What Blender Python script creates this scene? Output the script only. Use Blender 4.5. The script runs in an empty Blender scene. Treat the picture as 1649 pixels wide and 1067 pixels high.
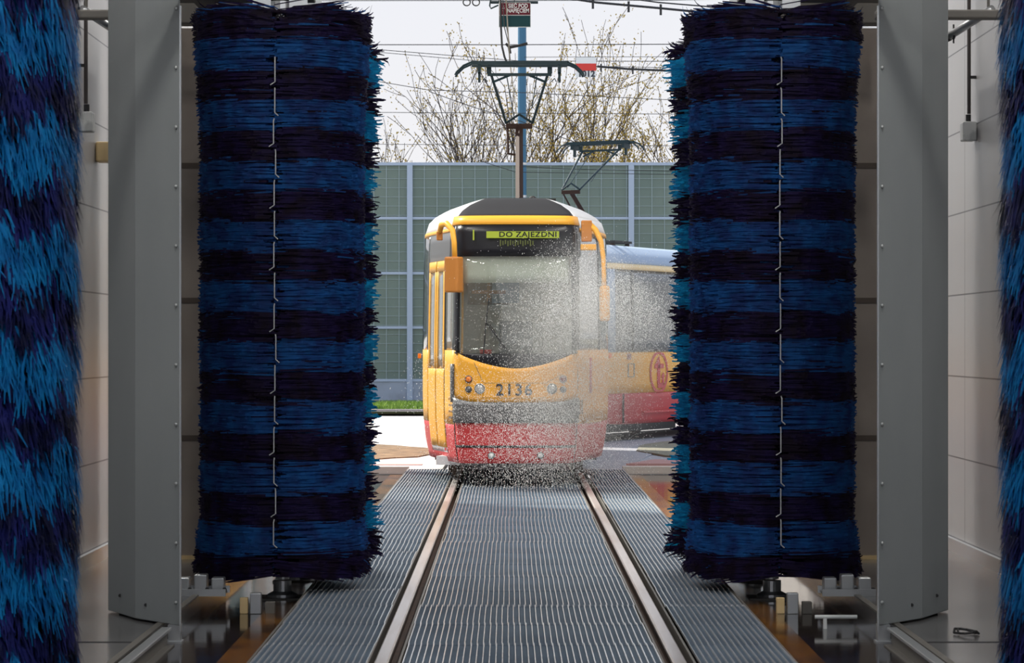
import bpy, math, random
from math import sin, cos, pi, radians as R
from mathutils import Vector, Matrix

S = bpy.context.scene
COL = S.collection

# ------------------------------------------------------------------ camera
F = 4100.0                       # focal length in pixels of the 1649 px frame
cam_d = bpy.data.cameras.new('camera')
cam_d.sensor_fit = 'HORIZONTAL'
cam_d.sensor_width = 36.0
cam_d.lens = F / 1649 * 36.0
cam_d.shift_x = 1.0 / 1649
cam_d.shift_y = 19.5 / 1649
cam_d.clip_start = 0.1
cam_d.clip_end = 500
cam_d.dof.use_dof = True
cam_d.dof.focus_distance = 26.0
cam_d.dof.aperture_fstop = 11.0
cam = bpy.data.objects.new('camera', cam_d)
cam.location = (-0.10, 0.0, 1.6)
cam.rotation_euler = (pi / 2, 0, 0)
COL.objects.link(cam)
S.camera = cam

# ------------------------------------------------------------------ world, sun, exposure
W = bpy.data.worlds.new('world')
S.world = W
W.use_nodes = True
nt = W.node_tree
bg = nt.nodes['Background']
tc = nt.nodes.new('ShaderNodeTexCoord')
sp = nt.nodes.new('ShaderNodeSeparateXYZ')
cr = nt.nodes.new('ShaderNodeValToRGB')
cr.color_ramp.elements[0].position = 0.0
cr.color_ramp.elements[0].color = (0.86, 0.84, 0.84, 1)
cr.color_ramp.elements[1].position = 0.6
cr.color_ramp.elements[1].color = (0.62, 0.74, 0.95, 1)
nt.links.new(tc.outputs['Generated'], sp.inputs[0])
nt.links.new(sp.outputs['Z'], cr.inputs[0])
nt.links.new(cr.outputs[0], bg.inputs[0])
bg.inputs[1].default_value = 1.08

sun_d = bpy.data.lights.new('sun', 'SUN')
sun_d.energy = 8.5
sun_d.angle = R(0.7)
sun_d.color = (1.0, 0.93, 0.82)
sun = bpy.data.objects.new('sun', sun_d)
sun.location = (-20, 40, 40)
SUN_DIR = Vector((0.64, -0.46, -0.68)).normalized()    # travelling direction of the light
sun.rotation_euler = SUN_DIR.to_track_quat('-Z', 'Y').to_euler()
COL.objects.link(sun)

S.view_settings.view_transform = 'Standard'
S.view_settings.look = 'None'
S.view_settings.exposure = 0.0
S.view_settings.gamma = 1.0
S.view_settings.use_curve_mapping = False
S.cycles.use_denoising = True
S.cycles.max_bounces = 8
S.cycles.transparent_max_bounces = 24
S.cycles.volume_bounces = 0
S.cycles.sample_clamp_indirect = 6.0

FILL_LAMP_POWER = 125.0

def X(px, d):
    return (px - 823.0) * d / F - 0.10
def Z(py, d):
    return 1.6 - (py - 553.0) * d / F

# ------------------------------------------------------------------ materials
MATS = {}
def mat(name, col, rough=0.6, metal=0.0, noise=None, bump=None, emis=None, coat=0.0, spec=0.5):
    if name in MATS:
        return MATS[name]
    m = bpy.data.materials.new(name)
    m.use_nodes = True
    t = m.node_tree
    b = t.nodes['Principled BSDF']
    b.inputs['Base Color'].default_value = (*col, 1)
    b.inputs['Roughness'].default_value = rough
    b.inputs['Metallic'].default_value = metal
    b.inputs['Specular IOR Level'].default_value = spec
    b.inputs['Coat Weight'].default_value = coat
    if emis:
        b.inputs['Emission Color'].default_value = (*emis[0], 1)
        b.inputs['Emission Strength'].default_value = emis[1]
    if noise:     # (scale, colour2, [stretch], low, high)
        sc_, c2, st, lo, hi = noise
        tc = t.nodes.new('ShaderNodeTexCoord')
        mp = t.nodes.new('ShaderNodeMapping')
        mp.inputs['Scale'].default_value = st
        n = t.nodes.new('ShaderNodeTexNoise')
        n.inputs['Scale'].default_value = sc_
        n.inputs['Detail'].default_value = 6
        r = t.nodes.new('ShaderNodeValToRGB')
        r.color_ramp.elements[0].position = lo
        r.color_ramp.elements[1].position = hi
        r.color_ramp.elements[0].color = (*col, 1)
        r.color_ramp.elements[1].color = (*c2, 1)
        t.links.new(tc.outputs['Object'], mp.inputs[0])
        t.links.new(mp.outputs[0], n.inputs['Vector'])
        t.links.new(n.outputs['Fac'], r.inputs[0])
        t.links.new(r.outputs[0], b.inputs['Base Color'])
    if bump:      # (scale, strength, distance)
        tc = t.nodes.new('ShaderNodeTexCoord')
        n = t.nodes.new('ShaderNodeTexNoise')
        n.inputs['Scale'].default_value = bump[0]
        n.inputs['Detail'].default_value = 5
        bp = t.nodes.new('ShaderNodeBump')
        bp.inputs['Strength'].default_value = bump[1]
        bp.inputs['Distance'].default_value = bump[2]
        t.links.new(tc.outputs['Object'], n.inputs['Vector'])
        t.links.new(n.outputs['Fac'], bp.inputs['Height'])
        t.links.new(bp.outputs[0], b.inputs['Normal'])
    MATS[name] = m
    return m

def glass_mat(name, tint, opac, rough=0.03):
    """thin pane: clear part, body tint and a gloss"""
    m = bpy.data.materials.new(name)
    m.use_nodes = True
    t = m.node_tree
    t.nodes.remove(t.nodes['Principled BSDF'])
    out = t.nodes['Material Output']
    tr = t.nodes.new('ShaderNodeBsdfTransparent')
    tr.inputs[0].default_value = (0.93, 0.95, 0.95, 1)
    df = t.nodes.new('ShaderNodeBsdfDiffuse')
    df.inputs[0].default_value = (*tint, 1)
    mx = t.nodes.new('ShaderNodeMixShader')
    mx.inputs[0].default_value = opac
    gl = t.nodes.new('ShaderNodeBsdfGlossy')
    gl.inputs['Roughness'].default_value = rough
    lw = t.nodes.new('ShaderNodeLayerWeight')
    pw = t.nodes.new('ShaderNodeMath'); pw.operation = 'POWER'; pw.inputs[1].default_value = 4.0
    fr = t.nodes.new('ShaderNodeMath'); fr.operation = 'MULTIPLY_ADD'; fr.inputs[1].default_value = 0.9; fr.inputs[2].default_value = 0.05
    t.links.new(lw.outputs['Facing'], pw.inputs[0]); t.links.new(pw.outputs[0], fr.inputs[0])
    m2 = t.nodes.new('ShaderNodeMixShader')
    t.links.new(tr.outputs[0], mx.inputs[1]); t.links.new(df.outputs[0], mx.inputs[2])
    t.links.new(fr.outputs[0], m2.inputs[0])
    t.links.new(mx.outputs[0], m2.inputs[1]); t.links.new(gl.outputs[0], m2.inputs[2])
    t.links.new(m2.outputs[0], out.inputs[0])
    return m

def fibre_mat(name, c1, c2, trans, sc_=9.0):
    """bristle fabric: diffuse and light shining through"""
    m = bpy.data.materials.new(name)
    m.use_nodes = True
    t = m.node_tree
    b = t.nodes['Principled BSDF']
    b.inputs['Roughness'].default_value = 0.5
    b.inputs['Specular IOR Level'].default_value = 0.12
    out = t.nodes['Material Output']
    tc = t.nodes.new('ShaderNodeTexCoord')
    n = t.nodes.new('ShaderNodeTexNoise')
    n.inputs['Scale'].default_value = sc_
    n.inputs['Detail'].default_value = 4
    r = t.nodes.new('ShaderNodeValToRGB')
    r.color_ramp.elements[0].position = 0.38
    r.color_ramp.elements[1].position = 0.62
    r.color_ramp.elements[0].color = (*c1, 1)
    r.color_ramp.elements[1].color = (*c2, 1)
    tl = t.nodes.new('ShaderNodeBsdfTranslucent')
    mx = t.nodes.new('ShaderNodeMixShader')
    mx.inputs[0].default_value = trans
    t.links.new(tc.outputs['Object'], n.inputs['Vector'])
    t.links.new(n.outputs['Fac'], r.inputs[0])
    t.links.new(r.outputs[0], b.inputs['Base Color'])
    t.links.new(r.outputs[0], tl.inputs[0])
    t.links.new(b.outputs[0], mx.inputs[1]); t.links.new(tl.outputs[0], mx.inputs[2])
    t.links.new(mx.outputs[0], out.inputs[0])
    return m

M_YEL = mat('tram_yellow', (0.83, 0.40, 0.045), 0.42, spec=0.3)
M_RED = mat('tram_red', (0.55, 0.05, 0.055), 0.42, spec=0.3)
M_BLK = mat('black_glass', (0.012, 0.012, 0.016), 0.3, spec=0.25)
M_BUMP = mat('bumper_grey', (0.10, 0.10, 0.105), 0.35)
M_ROOF = mat('roof_grey', (0.03, 0.03, 0.034), 0.8, spec=0.1)
M_WHITE = mat('tram_white', (0.74, 0.75, 0.77), 0.45)
M_CREAM = mat('tram_cream', (0.78, 0.58, 0.30), 0.4)
M_ROOFB = mat('roof_blue_grey', (0.28, 0.36, 0.48), 0.45)
M_RUB = mat('rubber', (0.02, 0.02, 0.022), 0.7)
M_DARK = mat('underframe', (0.025, 0.023, 0.022), 0.8)
M_MIRR = mat('mirror_brown', (0.50, 0.19, 0.035), 0.4)
M_INT = mat('cab_interior', (0.66, 0.67, 0.60), 0.7)
M_SIDE1 = glass_mat('clear_side_glass', (0.2, 0.2, 0.2), 0.2, 0.06)
M_SCREEN = mat('sunblind_cream', (0.58, 0.60, 0.50), 0.8)
M_WIN = glass_mat('windscreen_glass', (0.40, 0.41, 0.36), 0.10)
M_SIDE = glass_mat('side_glass', (0.14, 0.15, 0.15), 0.55, 0.06)
M_DOORG = glass_mat('door_glass', (0.25, 0.27, 0.26), 0.6, 0.06)
M_LENS = mat('lamp_lens', (0.62, 0.62, 0.60), 0.08, metal=0.6)
M_CHR = mat('chrome', (0.7, 0.7, 0.7), 0.15, metal=1.0)
M_ORL = mat('orange_lens', (0.85, 0.22, 0.02), 0.2)
M_RDL = mat('red_lens', (0.25, 0.03, 0.02), 0.2)
M_LED = mat('led_text', (0.1, 0.12, 0.01), 0.5, emis=((0.60, 0.72, 0.05), 0.42))
M_LEDD = mat('led_text_dim', (0.03, 0.035, 0.01), 0.5, emis=((0.30, 0.36, 0.05), 0.16))
M_NUM = mat('number_dark', (0.03, 0.035, 0.05), 0.4)
M_PANT = mat('pantograph_paint', (0.010, 0.028, 0.036), 0.5, spec=0.3)
M_PANB = mat('pantograph_brown', (0.035, 0.017, 0.012), 0.6, spec=0.2)
M_STEEL = mat('steel_paint', (0.32, 0.35, 0.36), 0.45, noise=(2.2, (0.36, 0.39, 0.40), (1, 1, 0.4), 0.3, 0.7), spec=0.4)
M_BEAM = mat('beam_steel', (0.17, 0.16, 0.145), 0.5, metal=0.3)
M_GALV = mat('galvanised', (0.62, 0.64, 0.66), 0.32, metal=0.8)
M_SPLASH = mat('splash_panel', (0.29, 0.245, 0.215), 0.55, noise=(3.0, (0.34, 0.29, 0.25), (1, 1, 1), 0.35, 0.65))
M_CABLE = mat('cable_black', (0.02, 0.02, 0.022), 0.6)
M_BOLT = mat('bolt', (0.45, 0.47, 0.47), 0.35, metal=0.7)
M_BOX = mat('box_white', (0.70, 0.72, 0.72), 0.5, noise=(9, (0.45, 0.47, 0.48), (1, 1, 1), 0.5, 0.62))
M_BLUE = fibre_mat('bristle_blue', (0.030, 0.075, 0.28), (0.028, 0.17, 0.50), 0.60)
M_BLUE3 = fibre_mat('bristle_blue_fringe_lit', (0.010, 0.20, 0.46), (0.014, 0.36, 0.66), 0.60)  # rear brushes: sun and sky glow on the fringe put into the blue
M_BLUE2 = fibre_mat('bristle_blue_shaggy_lit', (0.006, 0.14, 0.40), (0.008, 0.24, 0.56), 0.42)  # near brushes: brighter blue carries the light from the entrance
M_NAVY = fibre_mat('bristle_navy', (0.009, 0.004, 0.014), (0.015, 0.009, 0.055), 0.2)
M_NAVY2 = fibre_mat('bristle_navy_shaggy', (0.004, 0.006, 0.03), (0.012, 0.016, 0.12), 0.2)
M_CORE = mat('brush_core', (0.004, 0.006, 0.02), 0.9)
M_SEAM = mat('seam_clip', (0.62, 0.64, 0.66), 0.4, metal=0.3)
M_GRATE = mat('grate_steel', (0.92, 0.93, 0.94), 0.26, metal=0.6)
M_TRAY = mat('tray_slate', (0.085, 0.12, 0.165), 0.75, metal=0.0, spec=0.08, noise=(1.5, (0.06, 0.085, 0.12), (1, 1, 1), 0.3, 0.7))
M_RAIL = mat('rail_head', (0.85, 0.80, 0.78), 0.30, metal=0.75, noise=(2.5, (0.70, 0.62, 0.58), (4, 0.3, 1), 0.4, 0.7))
M_RAILW = mat('rail_rust', (0.09, 0.045, 0.028), 0.7, noise=(14, (0.05, 0.03, 0.025), (1, 1, 1), 0.3, 0.7))
M_SIGNR = mat('sign_maroon', (0.12, 0.010, 0.022), 0.5, spec=0.2)
M_SIGNT = mat('sign_teal', (0.004, 0.045, 0.055), 0.5, spec=0.2)
M_SIGNW = mat('sign_white', (0.75, 0.78, 0.78), 0.5)
M_PLR = mat('plate_red', (0.62, 0.04, 0.03), 0.5)
M_MAST = mat('mast_blue', (0.035, 0.14, 0.25), 0.5)
M_BARK = mat('bark', (0.05, 0.036, 0.03), 0.9)
M_BUD = mat('bud_yellow', (0.40, 0.27, 0.04), 0.8)
M_CONC = mat('concrete_pale', (0.50, 0.49, 0.48), 0.8, noise=(0.8, (0.62, 0.61, 0.60), (1, 1, 1), 0.3, 0.7), bump=(20, 0.2, 0.01))
M_ASPH = mat('apron_grey', (0.30, 0.31, 0.34), 0.75, noise=(1.0, (0.36, 0.37, 0.40), (1, 1, 1), 0.3, 0.7))
M_SOIL = mat('soil', (0.13, 0.085, 0.05), 0.95, noise=(5, (0.30, 0.21, 0.12), (1, 1, 1), 0.35, 0.7), bump=(9, 0.6, 0.05))
M_GRAVEL = mat('gravel_grey', (0.17, 0.165, 0.12), 0.95, noise=(6, (0.26, 0.25, 0.19), (1, 1, 1), 0.3, 0.7))
M_BRICK = mat('brick_strip', (0.42, 0.25, 0.24), 0.8)
M_CURB = mat('curb', (0.26, 0.24, 0.24), 0.8)
M_GRASS = mat('grass_blades', (0.10, 0.20, 0.03), 0.8, noise=(2, (0.28, 0.42, 0.06), (1, 1, 1), 0.35, 0.65))
M_WETF = mat('wet_floor', (0.045, 0.036, 0.032), 0.08, spec=0.7, noise=(1.2, (0.02, 0.016, 0.014), (1, 0.6, 1), 0.35, 0.65), bump=(2.5, 0.12, 0.01))
M_DRYF = mat('hall_floor', (0.17, 0.168, 0.17), 0.18, spec=0.6, noise=(1.6, (0.11, 0.108, 0.11), (1, 0.5, 1), 0.35, 0.65), bump=(3.0, 0.10, 0.008))
M_YSTR = mat('yellow_stripe', (0.24, 0.10, 0.015), 0.15, spec=0.7, noise=(3.0, (0.07, 0.035, 0.015), (1, 0.5, 1), 0.45, 0.65))
M_BARR = mat('barrier_panel', (0.13, 0.185, 0.165), 0.45, noise=(0.5, (0.18, 0.235, 0.205), (1, 1, 1), 0.3, 0.7))
M_BPOST = mat('barrier_post', (0.42, 0.50, 0.64), 0.5)
M_BLINE = mat('barrier_mesh', (0.32, 0.40, 0.42), 0.5)
M_PLIN = mat('plinth', (0.36, 0.41, 0.50), 0.8, noise=(1.5, (0.26, 0.29, 0.34), (1, 1, 1), 0.45, 0.7))
M_REDP = mat('red_plastic', (0.55, 0.03, 0.03), 0.4)
M_COPP = mat('copper_wire', (0.40, 0.34, 0.24), 0.4, metal=0.6)
M_LAMPG = mat('lamp_glow', (0.9, 0.9, 0.9), 0.5, emis=((1.0, 0.97, 0.92), 6.0))
M_CEIL = mat('ceiling_panel', (0.50, 0.50, 0.50), 0.7)
M_SKYL = glass_mat('skylight_glass', (0.8, 0.8, 0.8), 0.1)

def wall_material():
    m = bpy.data.materials.new('sandwich_panel')
    m.use_nodes = True
    t = m.node_tree
    b = t.nodes['Principled BSDF']
    b.inputs['Roughness'].default_value = 0.38
    tc = t.nodes.new('ShaderNodeTexCoord')
    sx = t.nodes.new('ShaderNodeSeparateXYZ')
    t.links.new(tc.outputs['Object'], sx.inputs[0])
    # horizontal joints every 0.62 m, vertical ones every 2.4 m
    def joint(sock, period, off, w):
        a = t.nodes.new('ShaderNodeMath'); a.operation = 'ADD'; a.inputs[1].default_value = off
        d = t.nodes.new('ShaderNodeMath'); d.operation = 'DIVIDE'; d.inputs[1].default_value = period
        f = t.nodes.new('ShaderNodeMath'); f.operation = 'FRACT'
        l = t.nodes.new('ShaderNodeMath'); l.operation = 'LESS_THAN'; l.inputs[1].default_value = w / period
        t.links.new(sock, a.inputs[0]); t.links.new(a.outputs[0], d.inputs[0])
        t.links.new(d.outputs[0], f.inputs[0]); t.links.new(f.outputs[0], l.inputs[0])
        return l.outputs[0]
    j1 = joint(sx.outputs['Z'], 0.622, -0.10 + 0.622, 0.011)
    j2 = joint(sx.outputs['Y'], 2.4, 0.0, 0.012)
    mx = t.nodes.new('ShaderNodeMath'); mx.operation = 'MAXIMUM'
    t.links.new(j1, mx.inputs[0]); t.links.new(j2, mx.inputs[1])
    c = t.nodes.new('ShaderNodeMix'); c.data_type = 'RGBA'
    c.inputs[6].default_value = (0.50, 0.495, 0.50, 1)
    c.inputs[7].default_value = (0.12, 0.12, 0.13, 1)
    t.links.new(mx.outputs[0], c.inputs[0])
    t.links.new(c.outputs[2], b.inputs['Base Color'])
    return m
M_WALL = wall_material()

# ------------------------------------------------------------------ mesh helper
class MB:
    def __init__(s):
        s.v = []; s.f = []; s.m = []
    def add(s, vs, fs, mi=0):
        o = len(s.v)
        s.v += [tuple(p) for p in vs]
        s.f += [tuple(i + o for i in f) for f in fs]
        s.m += [mi] * len(fs)
        return s
    def box(s, x0, x1, y0, y1, z0, z1, mi=0):
        s.add([(x0, y0, z0), (x1, y0, z0), (x1, y1, z0), (x0, y1, z0), (x0, y0, z1), (x1, y0, z1), (x1, y1, z1), (x0, y1, z1)],
              [(0, 3, 2, 1), (4, 5, 6, 7), (0, 1, 5, 4), (1, 2, 6, 5), (2, 3, 7, 6), (3, 0, 4, 7)], mi)
        return s
    def prism(s, poly, z0, z1, mi=0):
        n = len(poly)
        s.add([(x, y, z0) for x, y in poly] + [(x, y, z1) for x, y in poly],
              [tuple(range(n - 1, -1, -1)), tuple(range(n, 2 * n))] + [(i, (i + 1) % n, n + (i + 1) % n, n + i) for i in range(n)], mi)
        return s
    def tube(s, pts, r, n=8, mi=0, cap=True):
        pts = [Vector(p) for p in pts]
        rs = r if isinstance(r, (list, tuple)) else [r] * len(pts)
        vs = []
        up = None
        for i, p in enumerate(pts):
            a = pts[max(i - 1, 0)]; b = pts[min(i + 1, len(pts) - 1)]
            d = (b - a).normalized()
            if up is None:
                up = Vector((0, 0, 1)) if abs(d.z) < 0.9 else Vector((0, 1, 0))
            e = d.cross(up)
            if e.length < 1e-4:
                e = d.cross(Vector((1, 0, 0)))
            e.normalize()
            g = e.cross(d).normalized()
            up = g
            for k in range(n):
                t = 2 * pi * k / n
                vs.append(p + e * (cos(t) * rs[i]) + g * (sin(t) * rs[i]))
        fs = []
        for i in range(len(pts) - 1):
            for k in range(n):
                fs.append((i * n + k, i * n + (k + 1) % n, (i + 1) * n + (k + 1) % n, (i + 1) * n + k))
        if cap:
            fs.append(tuple(range(n - 1, -1, -1)))
            fs.append(tuple((len(pts) - 1) * n + k for k in range(n)))
        s.add(vs, fs, mi)
        return s
    def ring(s, c, R_, r, axis='y', n=20, mi=0):
        pts = []
        for k in range(n + 1):
            t = 2 * pi * k / n
            if axis == 'y':
                pts.append((c[0] + R_ * cos(t), c[1], c[2] + R_ * sin(t)))
            elif axis == 'z':
                pts.append((c[0] + R_ * cos(t), c[1] + R_ * sin(t), c[2]))
            else:
                pts.append((c[0], c[1] + R_ * cos(t), c[2] + R_ * sin(t)))
        s.tube(pts, r, 6, mi, False)
        return s
    def lathe(s, c, prof, axis='z', n=24, mi=0):
        """prof: list of (radius, height) along the axis from c"""
        vs = []
        for (r, h) in prof:
            for k in range(n):
                t = 2 * pi * k / n
                if axis == 'z':
                    vs.append((c[0] + r * cos(t), c[1] + r * sin(t), c[2] + h))
                elif axis == 'y':
                    vs.append((c[0] + r * cos(t), c[1] + h, c[2] - r * sin(t)))
                else:
                    vs.append((c[0] + h, c[1] + r * cos(t), c[2] + r * sin(t)))
        fs = []
        for i in range(len(prof) - 1):
            for k in range(n):
                fs.append((i * n + k, i * n + (k + 1) % n, (i + 1) * n + (k + 1) % n, (i + 1) * n + k))
        fs.append(tuple(range(n - 1, -1, -1)))
        fs.append(tuple((len(prof) - 1) * n + k for k in range(n)))
        s.add(vs, fs, mi)
        return s
    def mesh(s, name, mats):
        me = bpy.data.meshes.new(name)
        me.from_pydata(s.v, [], s.f)
        if not isinstance(mats, (list, tuple)):
            mats = [mats]
        for m in mats:
            me.materials.append(m)
        if len(mats) > 1:
            me.polygons.foreach_set('material_index', s.m)
        me.update()
        return me
    def build(s, name, mats, parent=None, loc=None, smooth=False, bevel=0.0, rz=0.0):
        me = s.mesh(name, mats)
        if smooth:
            me.polygons.foreach_set('use_smooth', [True] * len(me.polygons))
        o = bpy.data.objects.new(name, me)
        COL.objects.link(o)
        if parent: o.parent = parent
        if loc: o.location = loc
        o.rotation_euler.z = rz
        if bevel:
            b = o.modifiers.new('bevel', 'BEVEL'); b.width = bevel; b.segments = 2; b.limit_method = 'ANGLE'
        return o

def tag(o, label, cat, group=None, kind=None):
    o['label'] = label; o['category'] = cat
    if group: o['group'] = group
    if kind: o['kind'] = kind
    return o
def struct(o):
    o['kind'] = 'structure'
    return o
def empty(name, loc, rz=0.0):
    o = bpy.data.objects.new(name, None)
    COL.objects.link(o)
    o.location = loc; o.rotation_euler.z = rz
    o.empty_display_size = 0.2
    return o
def copy_tree(o, parent=None):
    c = o.copy(); COL.objects.link(c); c.parent = parent
    for ch in o.children:
        copy_tree(ch, c)
    return c

def text_mesh(txt, size, name, m, parent, loc, rot, ext=0.004, spacing=1.0, sx=1.0, bold=0.0):
    cu = bpy.data.curves.new(name, 'FONT')
    cu.body = txt; cu.size = size; cu.extrude = ext; cu.offset = bold
    cu.align_x = 'CENTER'; cu.align_y = 'CENTER'; cu.space_character = spacing
    cu.resolution_u = 3
    to = bpy.data.objects.new(name + '_tmp', cu)
    COL.objects.link(to)
    bpy.context.view_layer.update()
    me = bpy.data.meshes.new_from_object(to.evaluated_get(bpy.context.evaluated_depsgraph_get()))
    bpy.data.objects.remove(to); bpy.data.curves.remove(cu)
    me.materials.clear(); me.materials.append(m)
    o = bpy.data.objects.new(name, me)
    COL.objects.link(o)
    o.parent = parent; o.location = loc; o.rotation_euler = rot; o.scale = (sx, 1, 1)
    return o

# ================================================================== the hall
WL, WR = -3.15, 3.32
HY0, HY1 = 1.5, 33.0
HTOP = 8.0
# floor at rail level beside the trough, with a lower wet trough on each side of the grates
fl = MB()
fl.box(WL - 0.3, -2.08, HY0 - 1, HY1, -0.30, 0.0)
fl.box(2.07, WR + 0.3, HY0 - 1, HY1, -0.30, 0.0)
struct(fl.build('floor', M_DRYF))
ft = MB()
ft.box(-2.08, -1.43, HY0 - 1, HY1, -0.30, -0.09)
ft.box(1.34, 2.07, HY0 - 1, HY1, -0.30, -0.09)
struct(ft.build('floor', M_WETF))
fp = MB()
fp.box(-1.43, 1.34, HY0 - 1, HY1, -0.34, -0.14)
struct(fp.build('floor', mat('pit_floor', (0.03, 0.026, 0.022), 0.5)))
# joints cut in the side floor
fj = MB()
for d in (13.65, 21.0, 27.0):
    fj.box(WL, -2.10, d - 0.012, d + 0.012, 0.0005, 0.003)
    fj.box(2.09, WR, d - 0.012, d + 0.012, 0.0005, 0.003)
struct(fj.build('trim_1', mat('joint_dark', (0.03, 0.03, 0.035), 0.5)))
# yellow lines beside the grates
ys = MB()
ys.box(-1.66, -1.47, HY0, HY1 - 0.2, -0.0895, -0.086)
ys.box(1.38, 1.56, HY0, HY1 - 0.2, -0.0895, -0.086)
struct(ys.build('trim_2', M_YSTR))
# concrete edges of the trough
ed = MB()
ed.box(-2.12, -2.08, HY0, HY1, 0.0005, 0.012)
ed.box(2.07, 2.11, HY0, HY1, 0.0005, 0.012)
struct(ed.build('trim_3', M_BEAM))
# sill across the doorway
sl = MB()
sl.box(WL, -1.43, HY1 - 0.15, HY1 + 0.1, -0.08, 0.012)
sl.box(1.34, WR, HY1 - 0.15, HY1 + 0.1, -0.08, 0.012)
struct(sl.build('trim_4', M_CONC))

# side walls: high window row right, unseen opening added for sun left
def wall(name, x0, x1, wins):
    m = MB()
    y = HY0
    for (a, b, z0, z1) in wins:
        m.box(x0, x1, y, a, 0.0, HTOP)
        m.box(x0, x1, a, b, 0.0, z0)
        m.box(x0, x1, a, b, z1, HTOP)
        y = b
    m.box(x0, x1, y, HY1, 0.0, HTOP)
    return struct(m.build(name, M_WALL))
WINS = [(21.0, 31.0, 4.15, 5.4)]
SUN_WINS_L = [(27.5, 32.9, 0.3, 7.2)]  # unseen glazed opening added so sun reaches the tram's left side
wall('wall_left', WL - 0.16, WL, SUN_WINS_L)
wall('wall_right', WR, WR + 0.16, WINS)
k = 0
for xw in (WL - 0.08, WR + 0.08):
    for (a, b, z0, z1) in (SUN_WINS_L if xw < 0 else WINS):
        k += 1
        root = struct(empty('window_%d' % k, (xw, (a + b) / 2, z0)))
        hw = (b - a) / 2; h = z1 - z0
        fr = MB()
        fr.box(-0.05, 0.05, -hw, hw, 0, 0.05); fr.box(-0.05, 0.05, -hw, hw, h - 0.05, h)
        n = max(2, int(round(hw * 2 / 2.6)))
        for i in range(n + 1):
            c = -hw + 2 * hw * i / n
            fr.box(-0.05, 0.05, max(c - 0.03, -hw), min(c + 0.03, hw), 0.05, h - 0.05)
        fr.build('window_frame', M_GALV, root)
        MB().box(-0.006, 0.006, -hw, hw, 0.02, h - 0.02).build('window_glass', M_SKYL, root)
bb = MB(); bb.box(WL + 0.0005, WL + 0.03, HY0, HY1, 0.0, 0.10)
struct(bb.build('baseboard_left', M_GALV))
bb = MB(); bb.box(WR - 0.03, WR - 0.0005, HY0, HY1, 0.0, 0.10)
struct(bb.build('baseboard_right', M_GALV))
# ceiling with an unseen skylight, added to light the column faces
ce = MB()
ce.box(WL, WR, HY0, 2.5, HTOP, HTOP + 0.2)
ce.box(WL, -1.6, 2.5, 9.0, HTOP, HTOP + 0.2); ce.box(1.6, WR, 2.5, 9.0, HTOP, HTOP + 0.2)
ce.box(WL, WR, 9.0, HY1, HTOP, HTOP + 0.2)
struct(ce.build('ceiling', M_CEIL))
root = struct(empty('window_3', (0, 5.75, HTOP + 0.1)))
MB().box(-1.6, 1.6, -3.25, 3.25, -0.02, 0.0).build('window_glass', M_SKYL, root)
fr = MB()
for c in range(4):
    y = -3.2 + c * 2.13
    fr.box(-1.6, 1.6, y - 0.04, y + 0.04, 0.0, 0.08)
fr.build('window_frame', M_GALV, root)
# end wall round the gateway
ew = MB()
ew.box(WL - 0.16, WL + 0.12, HY1, HY1 + 0.25, 0.0, HTOP + 0.2)
ew.box(WR - 0.12, WR + 0.16, HY1, HY1 + 0.25, 0.0, HTOP + 0.2)
ew.box(WL + 0.12, WR - 0.12, HY1, HY1 + 0.25, 7.6, HTOP + 0.2)
struct(ew.build('wall_far', M_WALL))

# unseen ceiling lamps, added as fill for the hall and tram front
def added_ceiling_lamp(x, y):
    root = empty('added_ceiling_lamp', (x, y, HTOP - 0.12))
    b = MB(); b.box(-0.14, 0.14, -0.75, 0.75, 0.02, 0.12); b.build('housing', M_GALV, root, bevel=0.01)
    b = MB(); b.box(-0.11, 0.11, -0.70, 0.70, -0.01, 0.02); b.build('diffuser', M_LAMPG, root)
    ld = bpy.data.lights.new('fill_light', 'AREA'); ld.shape = 'RECTANGLE'; ld.size = 0.25; ld.size_y = 1.4
    ld.energy = FILL_LAMP_POWER if y < 15 else FILL_LAMP_POWER * 1.1; ld.color = (1.0, 0.96, 0.9)
    lo = bpy.data.objects.new('fill_light', ld); COL.objects.link(lo); lo.parent = root; lo.location = (0, 0, -0.02)
    return root
for (x, nm) in ((-2.6, 'left'), (2.6, 'right')):
    for (y, w) in ((4.0, 'nearest the entrance'), (11.0, 'just before the columns'), (21.0, 'behind the brushes'), (24.0, 'halfway to the gateway'), (26.5, 'closest to the tram')):
        tag(added_ceiling_lamp(x, y), 'long white unseen ceiling lamp added for fill along the %s wall, %s' % (nm, w), 'lamp', 'added fill lamps along the hall')

# ================================================================== track: rails and grates
RX = 0.75
def make_rail():
    root = empty('rail', (0, 0, 0))
    L0, L1 = HY0 - 0.5, 60.0
    h = MB()
    poly = [(-0.034, -0.03), (-0.036, -0.008), (-0.028, 0.0), (0.028, 0.0), (0.036, -0.008), (0.034, -0.03)]
    n = len(poly)
    h.add([(x, L0, z) for x, z in poly] + [(x, L1, z) for x, z in poly],
          [tuple(range(n)), tuple(range(2 * n - 1, n - 1, -1))] + [(i, n + i, n + (i + 1) % n, (i + 1) % n) for i in range(n)])
    h.build('rail_head', M_RAIL, root)
    w = MB()
    w.box(-0.009, 0.009, L0, L1, -0.12, -0.03); w.box(-0.065, 0.065, L0, L1, -0.139, -0.12)
    w.build('rail_web', M_RAILW, root)
    return root
def clip_mesh():
    m = MB()
    m.box(-0.018, 0.018, -0.05, 0.05, 0, 0.012)
    m.lathe((0, 0, 0.012), [(0.015, 0), (0.015, 0.016), (0.009, 0.016), (0.009, 0.03)], n=6)
    return m.mesh('rail_clip', M_BOLT)
CLIP = clip_mesh()
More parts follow.
